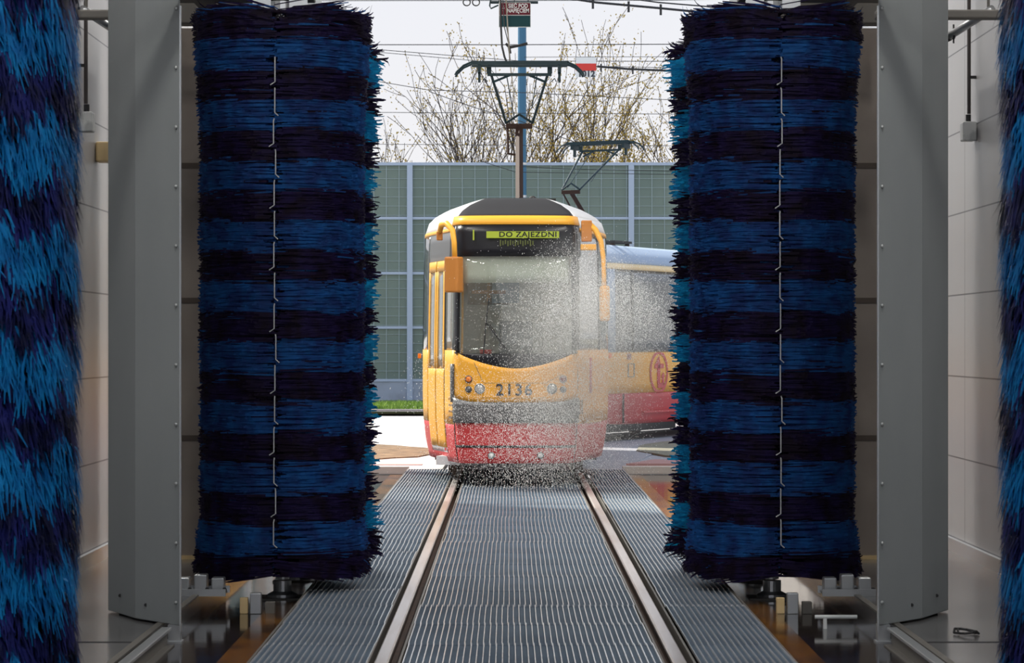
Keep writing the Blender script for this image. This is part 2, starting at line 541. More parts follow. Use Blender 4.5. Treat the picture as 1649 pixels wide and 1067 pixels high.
for sx, nm in ((-1, 'left'), (1, 'right')):
    r = make_rail(); r.location = (sx * RX + (-0.004), 0, 0.006)
    for i in range(36):
        c = bpy.data.objects.new('rail_clip', CLIP); COL.objects.link(c); c.parent = r
        c.location = (sx * 0.044, 12.3 + i * 0.55, -0.12)
    tag(r, 'shiny steel tram rail, the %s one of the track running under the tram' % nm, 'rail', 'rails of the wash track')

def grate_mesh(w, name):
    """1 m long panel of upright bearing bars along the track"""
    m = MB()
    n = int(round(w / 0.0335))
    for i in range(n + 1):
        x = -w / 2 + w * i / n
        m.box(x - 0.0026, x + 0.0026, -0.498, 0.498, -0.014, 0.0)
    return m.mesh(name, M_GRATE)
def frame_mesh(w):
    m = MB()
    m.box(-w / 2, w / 2, 0.4975, 0.4995, -0.020, -0.0125)
    return m.mesh('grate_frame', M_TRAY)
def tray_mesh(w):
    m = MB(); m.box(-w / 2, w / 2, -0.498, 0.497, -0.020, -0.0145)
    return m.mesh('tray', M_TRAY)
GR = [(0.0, 1.30, 'ribbed steel floor grate lying between the two rails', 'floor grates between the rails'),
      (-1.12, 0.58, 'narrow ribbed steel floor grate to the left of the left rail', 'floor grates left of the track'),
      (1.085, 0.475, 'narrow ribbed steel floor grate to the right of the right rail', 'floor grates right of the track')]
rnd = random.Random(5)
for (xc, w, lab, grp) in GR:
    gm, fm, tm = grate_mesh(w, 'bearing_bars'), frame_mesh(w), tray_mesh(w)
    for i in range(22):
        d = 11.5 + i * 1.0 - 0.38
        if d + 0.5 > HY1 - 0.1: continue
        root = empty('floor_grate', (xc + rnd.uniform(-.005, .005), d, 0.0 + rnd.uniform(-.002, .002)), rnd.uniform(-.0015, .0015))
        root.rotation_euler.x = rnd.uniform(-.0022, .0022)
        for nm_, me in (('bearing_bars', gm), ('grate_frame', fm), ('tray', tm)):
            o = bpy.data.objects.new(nm_, me); COL.objects.link(o); o.parent = root
        tag(root, lab, 'floor grate', grp)
# bearer angles carrying the grates
for (x, nm) in ((-0.665, 'inner side of the left rail'), (0.665, 'inner side of the right rail'),
                (-0.824, 'outer side of the left rail'), (0.822, 'outer side of the right rail'),
                (-1.425, 'outer edge of the left grates'), (1.335, 'outer edge of the right grates')):
    m = MB(); m.box(-0.006, 0.006, HY0, HY1 - 0.15, -0.14, -0.002)
    s_ = 1 if x in (-0.665, 0.822) else -1
    m.box(min(0, s_ * 0.03), max(0, s_ * 0.03), HY0, HY1 - 0.15, -0.14, -0.134)
    tag(m.build('steel_angle', M_BEAM, loc=(x, 0, 0)), 'thin steel edging angle along the ' + nm, 'edging')

# gantry guide rails beside the trough, running from the columns towards us
for sx, nm in ((-1, 'left'), (1, 'right')):
    root = empty('guide_rail', (sx * 2.03, 0, -0.09))
    m = MB()
    m.box(-0.045, 0.045, HY0, 14.25, 0.0, 0.008)
    m.box(-0.004, 0.004, HY0, 14.25, 0.008, 0.085)
    m.build('guide_profile', M_BEAM, root)
    m = MB(); m.box(-0.028, 0.028, HY0, 14.25, 0.085, 0.105)
    m.build('guide_head', M_GALV, root, bevel=0.004)
    tag(root, 'low steel guide rail on the floor leading to the %s grey column' % nm, 'guide rail', 'guide rails of the wash gantry')

# ================================================================== wash gantry
def column(sx, nm):
    x1, x2, x3 = 1.965, 2.275, 2.505
    root = empty('gantry_column', (0, 0, 0))
    m = MB()
    pts = [(x1, 14.33), (x2, 14.72), (x3, 15.18), (x3 - 0.01, 15.24), (x1 + 0.20, 15.22), (x1 + 0.004, 14.35)]
    if sx < 0: pts = [(-x, y) for x, y in pts][::-1]
    m.prism(pts, 0.012, 4.3)
    m.build('column_cover', M_STEEL, root, bevel=0.006)
    # folded lip with bolts along the inner edge
    m = MB()
    a, b = sorted((sx * (x1 - 0.006), sx * (x1 + 0.002)))
    m.box(a, b, 14.318, 14.345, -0.02, 3.50)
    m.build('edge_lip', M_GALV, root)
    for i in range(11):
        z = 0.14 + i * 0.335
        b_ = MB(); b_.lathe((0, 0, 0), [(0.011, 0.004), (0.011, -0.004), (0.006, -0.008)], axis='y', n=12)
        b_.build('bolt', M_BOLT, root, loc=(sx * (x1 + 0.026), 14.356, z), smooth=True)
    for (xx, yy, z) in ((2.20, 14.625, 0.10), (2.40, 14.965, 0.12)):
        b_ = MB(); b_.lathe((0, 0, 0), [(0.010, 0.006), (0.010, -0.006)], axis='y', n=10)
        b_.build('bolt', M_RUB, root, loc=(sx * xx, yy, z))
    # foot standing in the trough
    m = MB()
    a, b = sorted((sx * (x1 + 0.005), sx * (x1 + 0.075)))
    m.box(a, b, 14.38, 14.46, -0.082, 0.012)
    a, b = sorted((sx * (x1 - 0.005), sx * (x1 + 0.095)))
    m.box(a, b, 14.36, 14.48, -0.09, -0.080)
    m.build('foot', M_GALV, root)
    m = MB()
    for yy, xx in ((15.05, 2.42), (14.8, 2.2)):
        a, b = sorted((sx * xx, sx * (xx - 0.05)))
        m.box(a, b, yy, yy + 0.05, 0.0, 0.014)
    m.build('pad', M_RUB, root)
    tag(root, 'tall grey folded sheet steel column on the %s of the track' % nm, 'column', 'columns of the wash gantry')
column(-1, 'left'); column(1, 'right')
# cross rails on the column fronts and the beams above
for sx, nm in ((-1, 'left'), (1, 'right')):
    a, b = sorted((sx * 1.97, sx * 3.08))
    root = empty('cable_tray', (0, 14.2, 3.52))
    m = MB(); m.box(a, b, -0.02, 0.02, 0.0, 0.045); m.box(a, b, -0.05, -0.02, 0.0, 0.008)
    m.build('tray_lip', M_GALV, root)
    m = MB(); m.box(a, b, 0.02, 0.115, 0.028, 0.044)
    m.build('tray_base', M_BEAM, root)
    tag(root, 'thin steel rail crossing the top of the %s grey column' % nm, 'rail', 'steel rails across the column tops')
    a, b = sorted((sx * 2.13, sx * 3.12))
    m = MB(); m.box(a, b, -0.05, 0.05, 0.0, 0.055)
    o = m.build('cross_beam', M_BEAM, loc=(0, 15.6, 3.585), bevel=0.01)
    tag(o, 'brownish steel beam behind the top of the %s grey column' % nm, 'beam', 'beams behind the columns')

# overhead frame carrying the brush pairs
def carriage(sx, y, nm):
    root = empty('brush_carriage', (sx * 1.625, y, 3.82))
    m = MB()
    m.box(-0.95, 0.22, -0.09, 0.09, 0.05, 0.20) if sx < 0 else m.box(-0.22, 0.95, -0.09, 0.09, 0.05, 0.20)
    m.build('carriage_beam', M_BEAM, root, bevel=0.01)
    m = MB(); m.lathe((0, 0, -0.02), [(0.11, 0.0), (0.11, 0.06), (0.07, 0.07), (0.07, 0.12)], n=20)
    m.build('bearing', M_GALV, root)
    m = MB(); m.lathe((0, 0, 0.20), [(0.09, 0), (0.09, 0.26), (0.06, 0.30)], n=20)
    m.build('motor', M_STEEL, root)
    for xx in (-0.18, 0.06):
        m = MB(); m.box(xx, xx + 0.12, -0.12, -0.09, -0.01, 0.22); m.build('bracket', M_GALV, root)
    tag(root, 'steel carriage with a motor carrying the %s vertical brush from above' % nm, 'machine', 'overhead brush carriages')
carriage(-1, 16.9, 'left front'); carriage(1, 16.9, 'right front')
carriage(-1, 18.15, 'left rear'); carriage(1, 18.15, 'right rear')
# long roof-level beam of the gantry carrying the carriages
for sx, nm in ((-1, 'left'), (1, 'right')):
    m = MB(); a, b = sorted((sx * 2.15, sx * 2.30)); m.box(a, b, 15.30, 19.2, 4.0, 4.2)
    m.box(a - 0.0, b + 0.0, 15.30, 19.2, 3.96, 3.975)
    tag(m.build('runway_beam', M_BEAM), 'steel runway beam above the %s brushes' % nm, 'beam', 'runway beams')

# brown splash panels beside the rear brushes
for sx, nm in ((-1, 'left'), (1, 'right')):
    root = empty('splash_panel', (0, 18.9, 0.0))
    a, b = sorted((sx * 2.22, sx * 3.0))
    m = MB(); m.box(a, b, 0, 0.02, 0.03, 3.94); m.build('panel_sheet', M_SPLASH, root)
    m = MB()
    for z in (0.90, 1.92, 2.92):
        m.box(a, b, -0.008, 0.0, z - 0.02, z + 0.02)
    m.build('seam_strip', mat('seam_brown', (0.10, 0.075, 0.06), 0.6), root)
    m = MB(); m.box(a, b, -0.02, 0.04, 0.0, 0.03); m.build('base_profile', M_CREAM, root)
    tag(root, 'brown sheet splash panel behind the %s grey column' % nm, 'panel', 'splash panels beside the brushes')

# ------------------------------------------------------------------ the brushes
PER, DARKC = 0.391, 1.71
def band_is_dark(z, phase=0.0):
    t = ((z - DARKC - phase) / PER) % 1.0
    return t < 0.25 or t > 0.75
def brush_radius(t):       # t 0 at the bottom, 1 at the top
    r = 0.545
    if t < 0.10: r += 0.050 * (1 - t / 0.10)
    if t > 0.80: r += 0.055 * ((t - 0.80) / 0.20)
    return r
def spun_mesh(seed, H, n, z0, rough, phase=0.0, blue=None):
    rd = random.Random(seed)
    vs, fs, ms = [], [], []
    for i in range(n):
        t = rd.random()
        z = t * H
        th = rd.uniform(-pi, pi)
        Rr = brush_radius(t) - rd.random() ** 2 * 0.05 + (rd.random() ** 3) * rough
        side = 1 if th > 0 else -1
        sw = side * (0.08 + 0.50 * max(0.0, 1 - abs(sin(th)) ** 1.5)) * rd.uniform(0.7, 1.2)
        jag = 0.012 * sin(th * 9 + seed) + 0.010 * sin(th * 23 + 2) + rd.gauss(0, 0.004)
        dark = band_is_dark(z + z0 + jag, phase)
        if rd.random() < 0.015: dark = not dark
        w = rd.uniform(0.003, 0.008)
        dz = rd.gauss(0, 0.010)
        if t < 0.03: dz -= rd.uniform(0.0, 0.06)
        if t > 0.97: dz += rd.gauss(0.01, 0.03)
        path = [(Rr * 0.72, -0.15, 0.0), (Rr * 0.93, -0.05, 0.2), (Rr * 0.98, 0.38, 0.5), (Rr, 1.0, 1.0)]
        o = len(vs)
        for k, (r, a, q) in enumerate(path):
            an = th + sw * a
            x, y = r * sin(an), -r * cos(an)
            zz = z + dz * q
            ww = w * (1.0 if k < 3 else 0.45)
            vs.append((x, y, zz - ww)); vs.append((x, y, zz + ww))
        for k in range(3):
            fs.append((o + 2 * k, o + 2 * k + 2, o + 2 * k + 3, o + 2 * k + 1))
            ms.append(1 if dark else 0)
    m = MB(); m.v = vs; m.f = fs; m.m = ms
    return m.mesh('bristles', [blue or M_BLUE, M_NAVY])
def droop_mesh(seed, H, n, z0, phase):
    rd = random.Random(seed)
    vs, fs, ms = [], [], []
    for i in range(n):
        t = rd.random()
        z = t * (H + 0.2)
        th = rd.uniform(-pi, pi)
        Rr = 0.53 + rd.gauss(0, 0.005) + 0.010 * sin(th * 7 + z * 9)
        L = rd.uniform(0.10, 0.17)
        jag = 0.035 * sin(th * 11 + seed + z) + 0.03 * sin(th * 27 + 2 * z) + rd.gauss(0, 0.010)
        dark = band_is_dark(z + z0 + jag, phase)
        w = rd.uniform(0.004, 0.009)
        tw = rd.gauss(0, 0.05)
        path = [(0.36, 0.0, 0.0), (Rr * 0.93, 0.0, -0.02), (Rr, tw * 0.4, -L * 0.45), (Rr + 0.016 + rd.gauss(0, 0.005), tw, -L)]
        o = len(vs)
        for k, (r, a, q) in enumerate(path):
            an = th + a
            x, y = r * sin(an), -r * cos(an)
            ww = w * (1.0, 1.0, 0.9, 0.25)[k]
            ex, ey = cos(an) * ww, sin(an) * ww
            vs.append((x - ex, y - ey, z + q)); vs.append((x + ex, y + ey, z + q))
        for k in range(3):
            fs.append((o + 2 * k, o + 2 * k + 2, o + 2 * k + 3, o + 2 * k + 1))
            ms.append(1 if dark else 0)
    m = MB(); m.v = vs; m.f = fs; m.m = ms
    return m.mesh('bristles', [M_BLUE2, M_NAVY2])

def brush(x, y, z0, H, bmesh_, seam, label, droop=False):
    root = empty('wash_brush', (x, y, z0))
    o = bpy.data.objects.new('bristles', bmesh_); COL.objects.link(o); o.parent = root; o['kind'] = 'stuff'
    m = MB(); m.lathe((0, 0, 0.05), [(0.40, 0), (0.43, 0.05), (0.43, H - 0.15), (0.40, H - 0.1)], n=40)
    m.build('brush_core', M_CORE, root, smooth=True)
    m = MB(); m.lathe((0, 0, -z0 + (0.0 if abs(x) > 2.08 else -0.09) + 0.13), [(0.045, 0), (0.045, H + z0 + 0.02)], n=16)
    m.build('shaft', M_GALV, root)
    if seam:
        rd = random.Random(int(x * 100))
        z = 0.18
        zt = H - 0.32
        i = 0
        while z < zt:
            r_ = 0.553
            xo = rd.uniform(-0.008, 0.008)
            hook = -0.03 if i % 2 else 0.022
            m = MB()
            m.tube([(xo + hook, -r_, z), (xo, -r_ - 0.004, z + 0.02), (xo, -r_ - 0.004, z + 0.165), (xo * 0.5, -r_ + 0.01, z + 0.18)], 0.0042, 6)
            o = m.build('seam_clip', M_SEAM, root)
            z += 0.198; i += 1
    tag(root, label, 'brush', 'vertical wash brushes')
    return root
SP1 = spun_mesh(3, 3.65, 42000, 0.11, 0.02)
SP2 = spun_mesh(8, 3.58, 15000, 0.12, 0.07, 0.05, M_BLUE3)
brush(-1.62, 16.9, 0.11, 3.65, SP1, True, 'tall striped blue and navy wash brush, front one left of the tram')
b2 = brush(1.63, 16.9, 0.11, 3.65, SP1, True, 'tall striped blue and navy wash brush, front one right of the tram')
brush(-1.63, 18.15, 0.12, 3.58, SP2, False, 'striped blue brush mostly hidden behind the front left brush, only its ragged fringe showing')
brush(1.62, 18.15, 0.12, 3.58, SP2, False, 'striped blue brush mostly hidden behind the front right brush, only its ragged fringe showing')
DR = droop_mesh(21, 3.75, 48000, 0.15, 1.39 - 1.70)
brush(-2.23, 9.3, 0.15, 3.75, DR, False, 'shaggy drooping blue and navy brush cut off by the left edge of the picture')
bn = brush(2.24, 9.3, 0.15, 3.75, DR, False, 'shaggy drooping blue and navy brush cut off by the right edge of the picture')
bn.rotation_euler.z = 2.2

# bearing bases on the wet floor below the front brushes
def brush_base(x, y, nm, zf=-0.09):
    root = empty('brush_bearing', (x, y, zf))
    m = MB(); m.lathe((0, 0, 0.0), [(0.10, 0), (0.10, 0.03), (0.06, 0.05), (0.06, 0.12)], n=20); m.build('bearing_housing', M_GALV, root, smooth=False)
    m = MB(); m.box(-0.16, 0.16, -0.14, 0.14, 0.0, 0.012); m.build('base_plate', M_BEAM, root)
    tag(root, 'steel floor bearing under the %s brush' % nm, 'bearing', 'floor bearings of the brushes')
brush_base(-1.62, 16.9, 'front left'); brush_base(1.63, 16.9, 'front right')
brush_base(-1.63, 18.15, 'rear left'); brush_base(1.62, 18.15, 'rear right')
brush_base(-2.23, 9.3, 'nearest left', 0.0); brush_base(2.24, 9.3, 'nearest right', 0.0)
def pump_tray(sx, nm):
    root = empty('nozzle_tray', (sx * 2.08 + (-0.04 if sx > 0 else 0.0), 16.25, 0.0))
    m = MB()
    m.box(-0.16, 0.16, -0.11, 0.11, 0.008, 0.022); m.box(-0.17, 0.17, -0.125, -0.11, 0.0, 0.045); m.box(-0.17, 0.17, 0.11, 0.125, 0.0, 0.045)
    m.build('tray', M_GALV, root)
    for i, xx in enumerate((-0.11, 0.0, 0.11)):
        m = MB(); m.box(xx - 0.04, xx + 0.04, -0.05, 0.06, 0.022, 0.13 - 0.02 * abs(i - 1)); m.build('valve_block', M_GALV, root, bevel=0.008)
        m = MB(); m.lathe((xx + 0.048, -0.08, 0.022), [(0.014, 0), (0.014, 0.02), (0.008, 0.03)], n=8); m.build('nozzle', M_RUB, root)
    tag(root, 'low steel tray with valve blocks on the floor under the %s front brush' % nm, 'tray', 'nozzle trays under the brushes')
pump_tray(-1, 'left'); pump_tray(1, 'right')
def sensor_box(x, y, nm):
    root = empty('sensor_post', (x, y, -0.09))
    m = MB(); m.box(-0.035, 0.035, -0.03, 0.03, 0.0, 0.13); m.build('post', M_GALV, root, bevel=0.004)
    m = MB(); m.box(-0.10, -0.05, -0.02, 0.03, 0.0, 0.10); m.build('side_box', M_CREAM, root, bevel=0.004)
    m = MB(); m.box(0.06, 0.12, -0.03, 0.03, 0.0, 0.075); m.build('connector', M_BEAM, root, bevel=0.004)
    tag(root, 'small steel sensor post standing in the wet trough by the %s brush' % nm, 'sensor', 'sensor posts in the trough')
sensor_box(-1.70, 15.95, 'left'); sensor_box(1.66, 15.95, 'right')
# white bar lying beside the right column
m = MB(); m.tube([(1.70, 15.1, 0.0), (1.95, 15.1, 0.0)], 0.012, 10)
m.box(1.75, 1.77, 15.09, 15.11, -0.07, 0.0)
tag(m.build('pipe_stub', M_SIGNW, loc=(0, 0, -0.02)), 'short white pipe sticking out beside the foot of the right grey column', 'pipe')
# black cable clump on the right floor
m = MB()
pts = []
rd = random.Random(2)
for k in range(22):
    a = k * 0.62
    pts.append((0.055 * cos(a) * (1 + .25 * sin(k)), 0.10 * sin(a), 0.010 + 0.004 * (k % 5)))
m.tube(pts, 0.007, 6)
tag(m.build('cable_coil', M_CABLE, loc=(2.40, 14.0, 0.0)), 'small black coil of cable lying on the floor beside the right column', 'cable')

# pipes, conduits and junction boxes on the side walls
def conduit(xw, sgn, y, nm):
    root = empty('conduit', (xw - sgn * 0.05, y, 3.24))
    m = MB(); m.tube([(0, 0, 0.05), (0, 0, 1.3)], 0.014, 8); m.build('conduit_tube', mat('conduit_brown', (0.06, 0.05, 0.05), 0.5), root)
    for z in (0.32, 0.72, 1.15):
        m = MB(); a, b = sorted((0.0, sgn * 0.05)); m.box(a, b, -0.02, 0.02, z - 0.01, z + 0.01); m.build('clip', M_CABLE, root)
    tag(root, 'dark vertical conduit running down the %s wall to a junction box' % nm, 'conduit', 'wall conduits')
    root = empty('junction_box', (xw - sgn * 0.055, y, 3.09))
    m = MB(); m.box(-0.05, 0.05, -0.07, 0.07, 0.0, 0.14); m.build('box_body', M_BOX, root, bevel=0.01)
    m = MB(); m.tube([(0, 0, 0.14), (0, 0, 0.195)], 0.02, 8); m.build('cable_gland', M_CABLE, root)
    tag(root, 'small white junction box on the %s wall below a dark conduit' % nm, 'junction box', 'junction boxes on the walls')
conduit(WR, 1, 18.75, 'right'); conduit(WL, -1, 17.95, 'left')
for sx, nm in ((-1, 'left'), (1, 'right')):
    xe = 3.0 if sx < 0 else 3.15
    root = empty('water_pipe', (0, 0, 0))
    m = MB(); m.tube([(sx * xe, 17.2, 3.86), (sx * (xe - 0.23), 17.6, 3.72)], 0.028, 12); m.build('pale_pipe', M_GALV, root, smooth=True)
    m = MB(); m.tube([(sx * (xe - 0.22), 17.6, 3.722), (sx * (xe - 0.25), 17.6, 3.705), (sx * (xe - 0.55), 17.6, 3.705)], 0.030, 12); m.build('black_hose', M_CABLE, root, smooth=True)
    m = MB(); m.ring((sx * (xe - 0.20), 17.56, 3.735), 0.034, 0.009, 'x', 16)
    m.tube([(sx * (xe - 0.20), 17.56, 3.67), (sx * (xe - 0.20), 17.56, 3.80)], 0.006, 6); m.build('hose_clamp', M_CABLE, root)
    m = MB(); m.tube([(sx * (xe - 0.02), 17.24, 3.85), (sx * (xe - 0.02), 17.24, 4.6)], 0.010, 6); m.build('hanger', M_BEAM, root)
    tag(root, 'pale pipe joined to a black hose high up beside the %s wall' % nm, 'pipe', 'water pipes near the walls')
m = MB(); m.box(-0.058, 0.05, -0.07, 0.07, 0, 0.15)
tag(m.build('wall_box', M_CREAM, loc=(-3.09, 18.72, 2.93), bevel=0.015), 'small beige box on the left wall half hidden by the left column', 'box')

# ================================================================== trams
def lerp_tab(tab, z):
    if z <= tab[0][0]: return tab[0][1]
    for (a, va), (b, vb) in zip(tab, tab[1:]):
        if z <= b:
            return va + (vb - va) * (z - a) / (b - a)
    return tab[-1][1]
K_T = [(0.24, 0.93), (0.45, 0.97), (0.72, 0.995), (1.0, 1.0), (1.6, 1.0), (2.6, 0.985), (2.88, 0.975), (3.03, 0.93), (3.10, 0.87), (3.18, 0.74), (3.25, 0.57), (3.28, 0.5)]
D_T = [(0.24, 0.05), (0.45, 0.015), (0.72, 0.0), (1.4, 0.0), (2.6, 0.08), (2.95, 0.12), (3.03, 0.17), (3.10, 0.35), (3.18, 0.58), (3.25, 0.85), (3.28, 1.1)]
def chaikin(p, it):
    for _ in range(it):
        q = [p[0]]
        for a, b in zip(p, p[1:]):
            q.append((a[0] * .75 + b[0] * .25, a[1] * .75 + b[1] * .25)); q.append((a[0] * .25 + b[0] * .75, a[1] * .25 + b[1] * .75))
        q.append(p[-1]); p = q
    return p
def plan(LEN, square):
    half = [(0, 0), (0.6, 0.03), (0.95, 0.15), (1.06, 0.45), (1.12, 0.9), (1.12, LEN / 2), (1.12, LEN - 2.0), (0.90, LEN - 0.5), (0.7, LEN - 0.05), (0, LEN)] if square else [(0, 0), (0.3, 0.008), (0.56, 0.045), (0.66, 0.09), (0.715, 0.22), (0.80, 0.58), (0.93, 1.10), (1.05, 1.62), (1.12, 2.1), (1.12, 2.8), (1.12, LEN / 2), (1.12, LEN - 2.0), (0.90, LEN - 0.5), (0.7, LEN - 0.05), (0, LEN)]
    p = chaikin(half, 2)
    acc = [0.0]
    for a, b in zip(p, p[1:]):
        acc.append(acc[-1] + math.hypot(b[0] - a[0], b[1] - a[1]))
    return p, acc
def tram(LEN, detailed):
    P, ACC = plan(LEN, not detailed)
    TMAX = ACC[-1]
    def base(t):
        a = abs(t)
        a = min(a, TMAX)
        for i in range(len(ACC) - 1):
            if a <= ACC[i + 1] + 1e-9:
                q = (a - ACC[i]) / max(1e-9, ACC[i + 1] - ACC[i])
                x = P[i][0] + (P[i + 1][0] - P[i][0]) * q
                y = P[i][1] + (P[i + 1][1] - P[i][1]) * q
                return (x if t >= 0 else -x), y
        return 0.0, LEN
    def Sf(t, z, off=0.0):
        x, y = base(t)
        x1, y1 = base(t + 0.01); x0, y0 = base(t - 0.01)
        tx, ty = x1 - x0, y1 - y0
        l = math.hypot(tx, ty) or 1
        nx, ny = ty / l, -tx / l
        if t < 0: pass
        kk = lerp_tab(K_T, z); dd = lerp_tab(D_T, z)
        wn = max(0.0, 1 - y / 2.4); wr = max(0.0, 1 - (LEN - y) / 2.4)
        return Vector((x * kk + nx * off, y + dd * wn - dd * wr + ny * off, z))
    def patch(name, t0, t1, zl, zh, m, parent, off=0.0, nt=None, nz=None, thick=0.02, smooth=True):
        t0, t1 = min(t0, t1), max(t0, t1)
        zl_ = zl if callable(zl) else (lambda t: zl)
        zh_ = zh if callable(zh) else (lambda t: zh)
        nt = nt or max(2, min(60, int(abs(t1 - t0) / 0.06)))
        hh = zh_((t0 + t1) / 2) - zl_((t0 + t1) / 2)
        nz = nz or max(1, min(10, int(abs(hh) / 0.06)))
        b = MB()
        vs = []
        for i in range(nt + 1):
            t = t0 + (t1 - t0) * i / nt
            for j in range(nz + 1):
                z = zl_(t) + (zh_(t) - zl_(t)) * j / nz
                vs.append(Sf(t, z, off))
        fs = [(i * (nz + 1) + j, (i + 1) * (nz + 1) + j, (i + 1) * (nz + 1) + j + 1, i * (nz + 1) + j + 1) for i in range(nt) for j in range(nz)]
        b.add(vs, fs)
        o = b.build(name, m, parent, smooth=smooth)
        if thick:
            md = o.modifiers.new('solid', 'SOLIDIFY'); md.thickness = thick; md.offset = -1
        return o
    root = empty('tram', (0, 0, 0))
    c_up = lambda t: 1.31 + 0.20 * min(1, (abs(t) / 0.72)) ** 1.8      # upper edge of the front yellow panel
    # body rings
    if detailed:
        patch('front_panel', -0.76, 0.76, lambda t: 0.93 + 0.05 * min(1, abs(t) / .7) ** 5, c_up, M_YEL, root, 0.006, nt=44, nz=8)
        patch('bumper', -0.735, 0.735, 0.70, lambda t: 0.93 + 0.05 * min(1, abs(t) / .7) ** 5, M_BUMP, root, 0.030, nt=40, nz=4, thick=0.05)
        patch('front_skirt', -0.73, 0.73, 0.245, 0.70, M_RED, root, 0.004, nt=40, nz=8)
        patch('skirt_groove', -0.73, 0.73, 0.42, 0.447, M_RUB, root, 0.008, nt=40, nz=1, thick=0.006)
        patch('windscreen_mask', -0.70, 0.70, c_up, 1.475, M_BLK, root, 0.004, nt=40, nz=3)
        patch('windscreen_pillar', -0.76, -0.655, 1.475, 2.57, M_BLK, root, 0.004, nt=4, nz=8)
        patch('windscreen_pillar', 0.655, 0.76, 1.475, 2.57, M_BLK, root, 0.004, nt=4, nz=8)
        patch('windscreen', -0.655, 0.655, 1.475, 2.57, M_WIN, root, 0.0, nt=30, nz=10, thick=0.006)
        patch('display_glass', -0.76, 0.76, 2.57, 2.93, M_BLK, root, 0.004, nt=30, nz=4)
        patch('front_stripe', -0.95, 0.95, 2.93, 3.03, M_YEL, root, 0.010, nt=30, nz=2)
        patch('roof_front', -0.78, 0.78, 3.03, 3.28, M_ROOF, root, 0.0, nt=30, nz=10)
        patch('sun_blind', -0.62, 0.62, 2.27, 2.56, M_SCREEN, root, -0.03, nt=20, nz=3, thick=0.004)
        # sides: right
        for sg in (-1, 1):
            nm = 'side_panel'
            t_a = 0.735 if sg > 0 else 1.98
            patch('side_skirt', sg * 0.735, sg * (TMAX - 0.0), 0.245, 0.68, M_RED, root, 0.0, nt=90, nz=6)
            patch(nm, sg * (0.745 if sg > 0 else 2.16), sg * (TMAX - 0.0), 0.68, 1.515, M_YEL, root, 0.003, nt=90, nz=5)
            patch('window_band', sg * (0.76 if sg > 0 else 2.16), sg * TMAX, 1.515, 2.86, M_SIDE1, root, 0.0, nt=90, nz=6, thick=0.01)
            patch('eaves_stripe', sg * 0.95, sg * TMAX, 2.86, 2.90, M_YEL, root, 0.008, nt=90, nz=1)
            patch('eaves_band', sg * 0.95, sg * TMAX, 2.90, 3.03, M_WHITE, root, 0.004, nt=90, nz=2)
            patch('roof_side', sg * 0.78, sg * TMAX, 3.03, 3.28, M_WHITE, root, 0.0, nt=90, nz=8)
            patch('corner_head', sg * 0.76, sg * 0.95, 2.57, 2.93, M_BLK, root, 0.003, nt=4, nz=3)
            # pillars between side windows
            for tt in (2.9, 4.4, 5.9, 7.4, 8.9):
                patch('window_pillar', sg * (tt - 0.05), sg * (tt + 0.05), 1.515, 2.86, M_BLK, root, 0.004, nt=1, nz=3)
            if sg > 0:
                patch('window_pillar', 1.90, 2.0, 1.515, 2.86, M_BLK, root, 0.004, nt=2, nz=3)
        # left: cab side window and narrow yellow corner, then the two-leaf door
        patch('corner_panel', -1.22, -0.745, 0.68, 1.515, M_YEL, root, 0.003, nt=5, nz=5)
        patch('cab_side_window', -1.18, -0.77, 1.52, 2.52, M_DOORG, root, 0.0, nt=5, nz=6, thick=0.01)
        patch('door_head', -2.16, -0.95, 2.52, 2.86, M_BUMP, root, 0.003, nt=14, nz=3)
        door = patch('door', -2.16, -1.22, 0.34, 0.40, M_GALV, root, 0.0, nt=14, nz=1)
        for (a, b_) in ((-2.14, -1.71), (-1.67, -1.25)):
            lf = patch('door_leaf', a, b_, 0.40, 1.30, M_YEL, door, 0.006, nt=8, nz=10)
            patch('leaf_top', a, b_, 2.42, 2.54, M_YEL, door, 0.006, nt=8, nz=1)
            patch('leaf_stile', a, a + 0.07, 1.30, 2.42, M_YEL, door, 0.006, nt=2, nz=6)
            patch('leaf_stile', b_ - 0.07, b_, 1.30, 2.42, M_YEL, door, 0.006, nt=2, nz=6)
            patch('leaf_glass', a + 0.07, b_ - 0.07, 1.30, 2.42, M_DOORG, door, 0.0, nt=4, nz=6, thick=0.008)
        patch('door_seal', -1.712, -1.668, 0.40, 2.54, M_RUB, door, 0.0, nt=1, nz=10)
        patch('door_seal', -1.25, -1.225, 0.34, 2.54, M_RUB, door, 0.002, nt=1, nz=10)
        patch('door_seal', -2.165, -2.14, 0.34, 2.54, M_RUB, door, 0.002, nt=1, nz=10)
        # step box below the door
        m = MB(); m.box(-0.14, 0.14, -0.25, 0.25, -0.05, 0.05); o = m.build('wheel_guard', M_WHITE, root, loc=(-0.72, 1.0, 0.245)); o.rotation_euler.z = -0.24
        # front marks
        q = Sf(0, 1.065, 0.012)
        text_mesh('2136', 0.185, 'fleet_number', M_NUM, root, (0.0 - 0.02, q.y - 0.004, 1.065), (pi / 2, 0, 0), 0.003, 1.15, 1.0, 0.003)
        text_mesh('1', 0.17, 'line_number', M_LED, root, (-0.475, 0.076, 2.80), (pi / 2 - 0.05, 0, 0), 0.002)
        m = MB(); m.box(-0.33, 0.485, -0.002, 0.002, -0.038, 0.038); m.build('destination_bar', M_LED, root, loc=(0, 0.073, 2.81))
        text_mesh('DO ZAJEZDNI', 0.082, 'destination_text', M_BLK, root, (0.135, 0.069, 2.81), (pi / 2 - 0.05, 0, 0), 0.001, 1.08, 1.18, 0.002)
        m = MB()
        for k in range(14):
            m.box(-0.18 + k * 0.028, -0.165 + k * 0.028, -0.002, 0.002, -0.034 + 0.012 * (k % 3), 0.036 - 0.010 * (k % 2))
        m.build('dim_segments', M_LEDD, root, loc=(0, 0.069, 2.715))
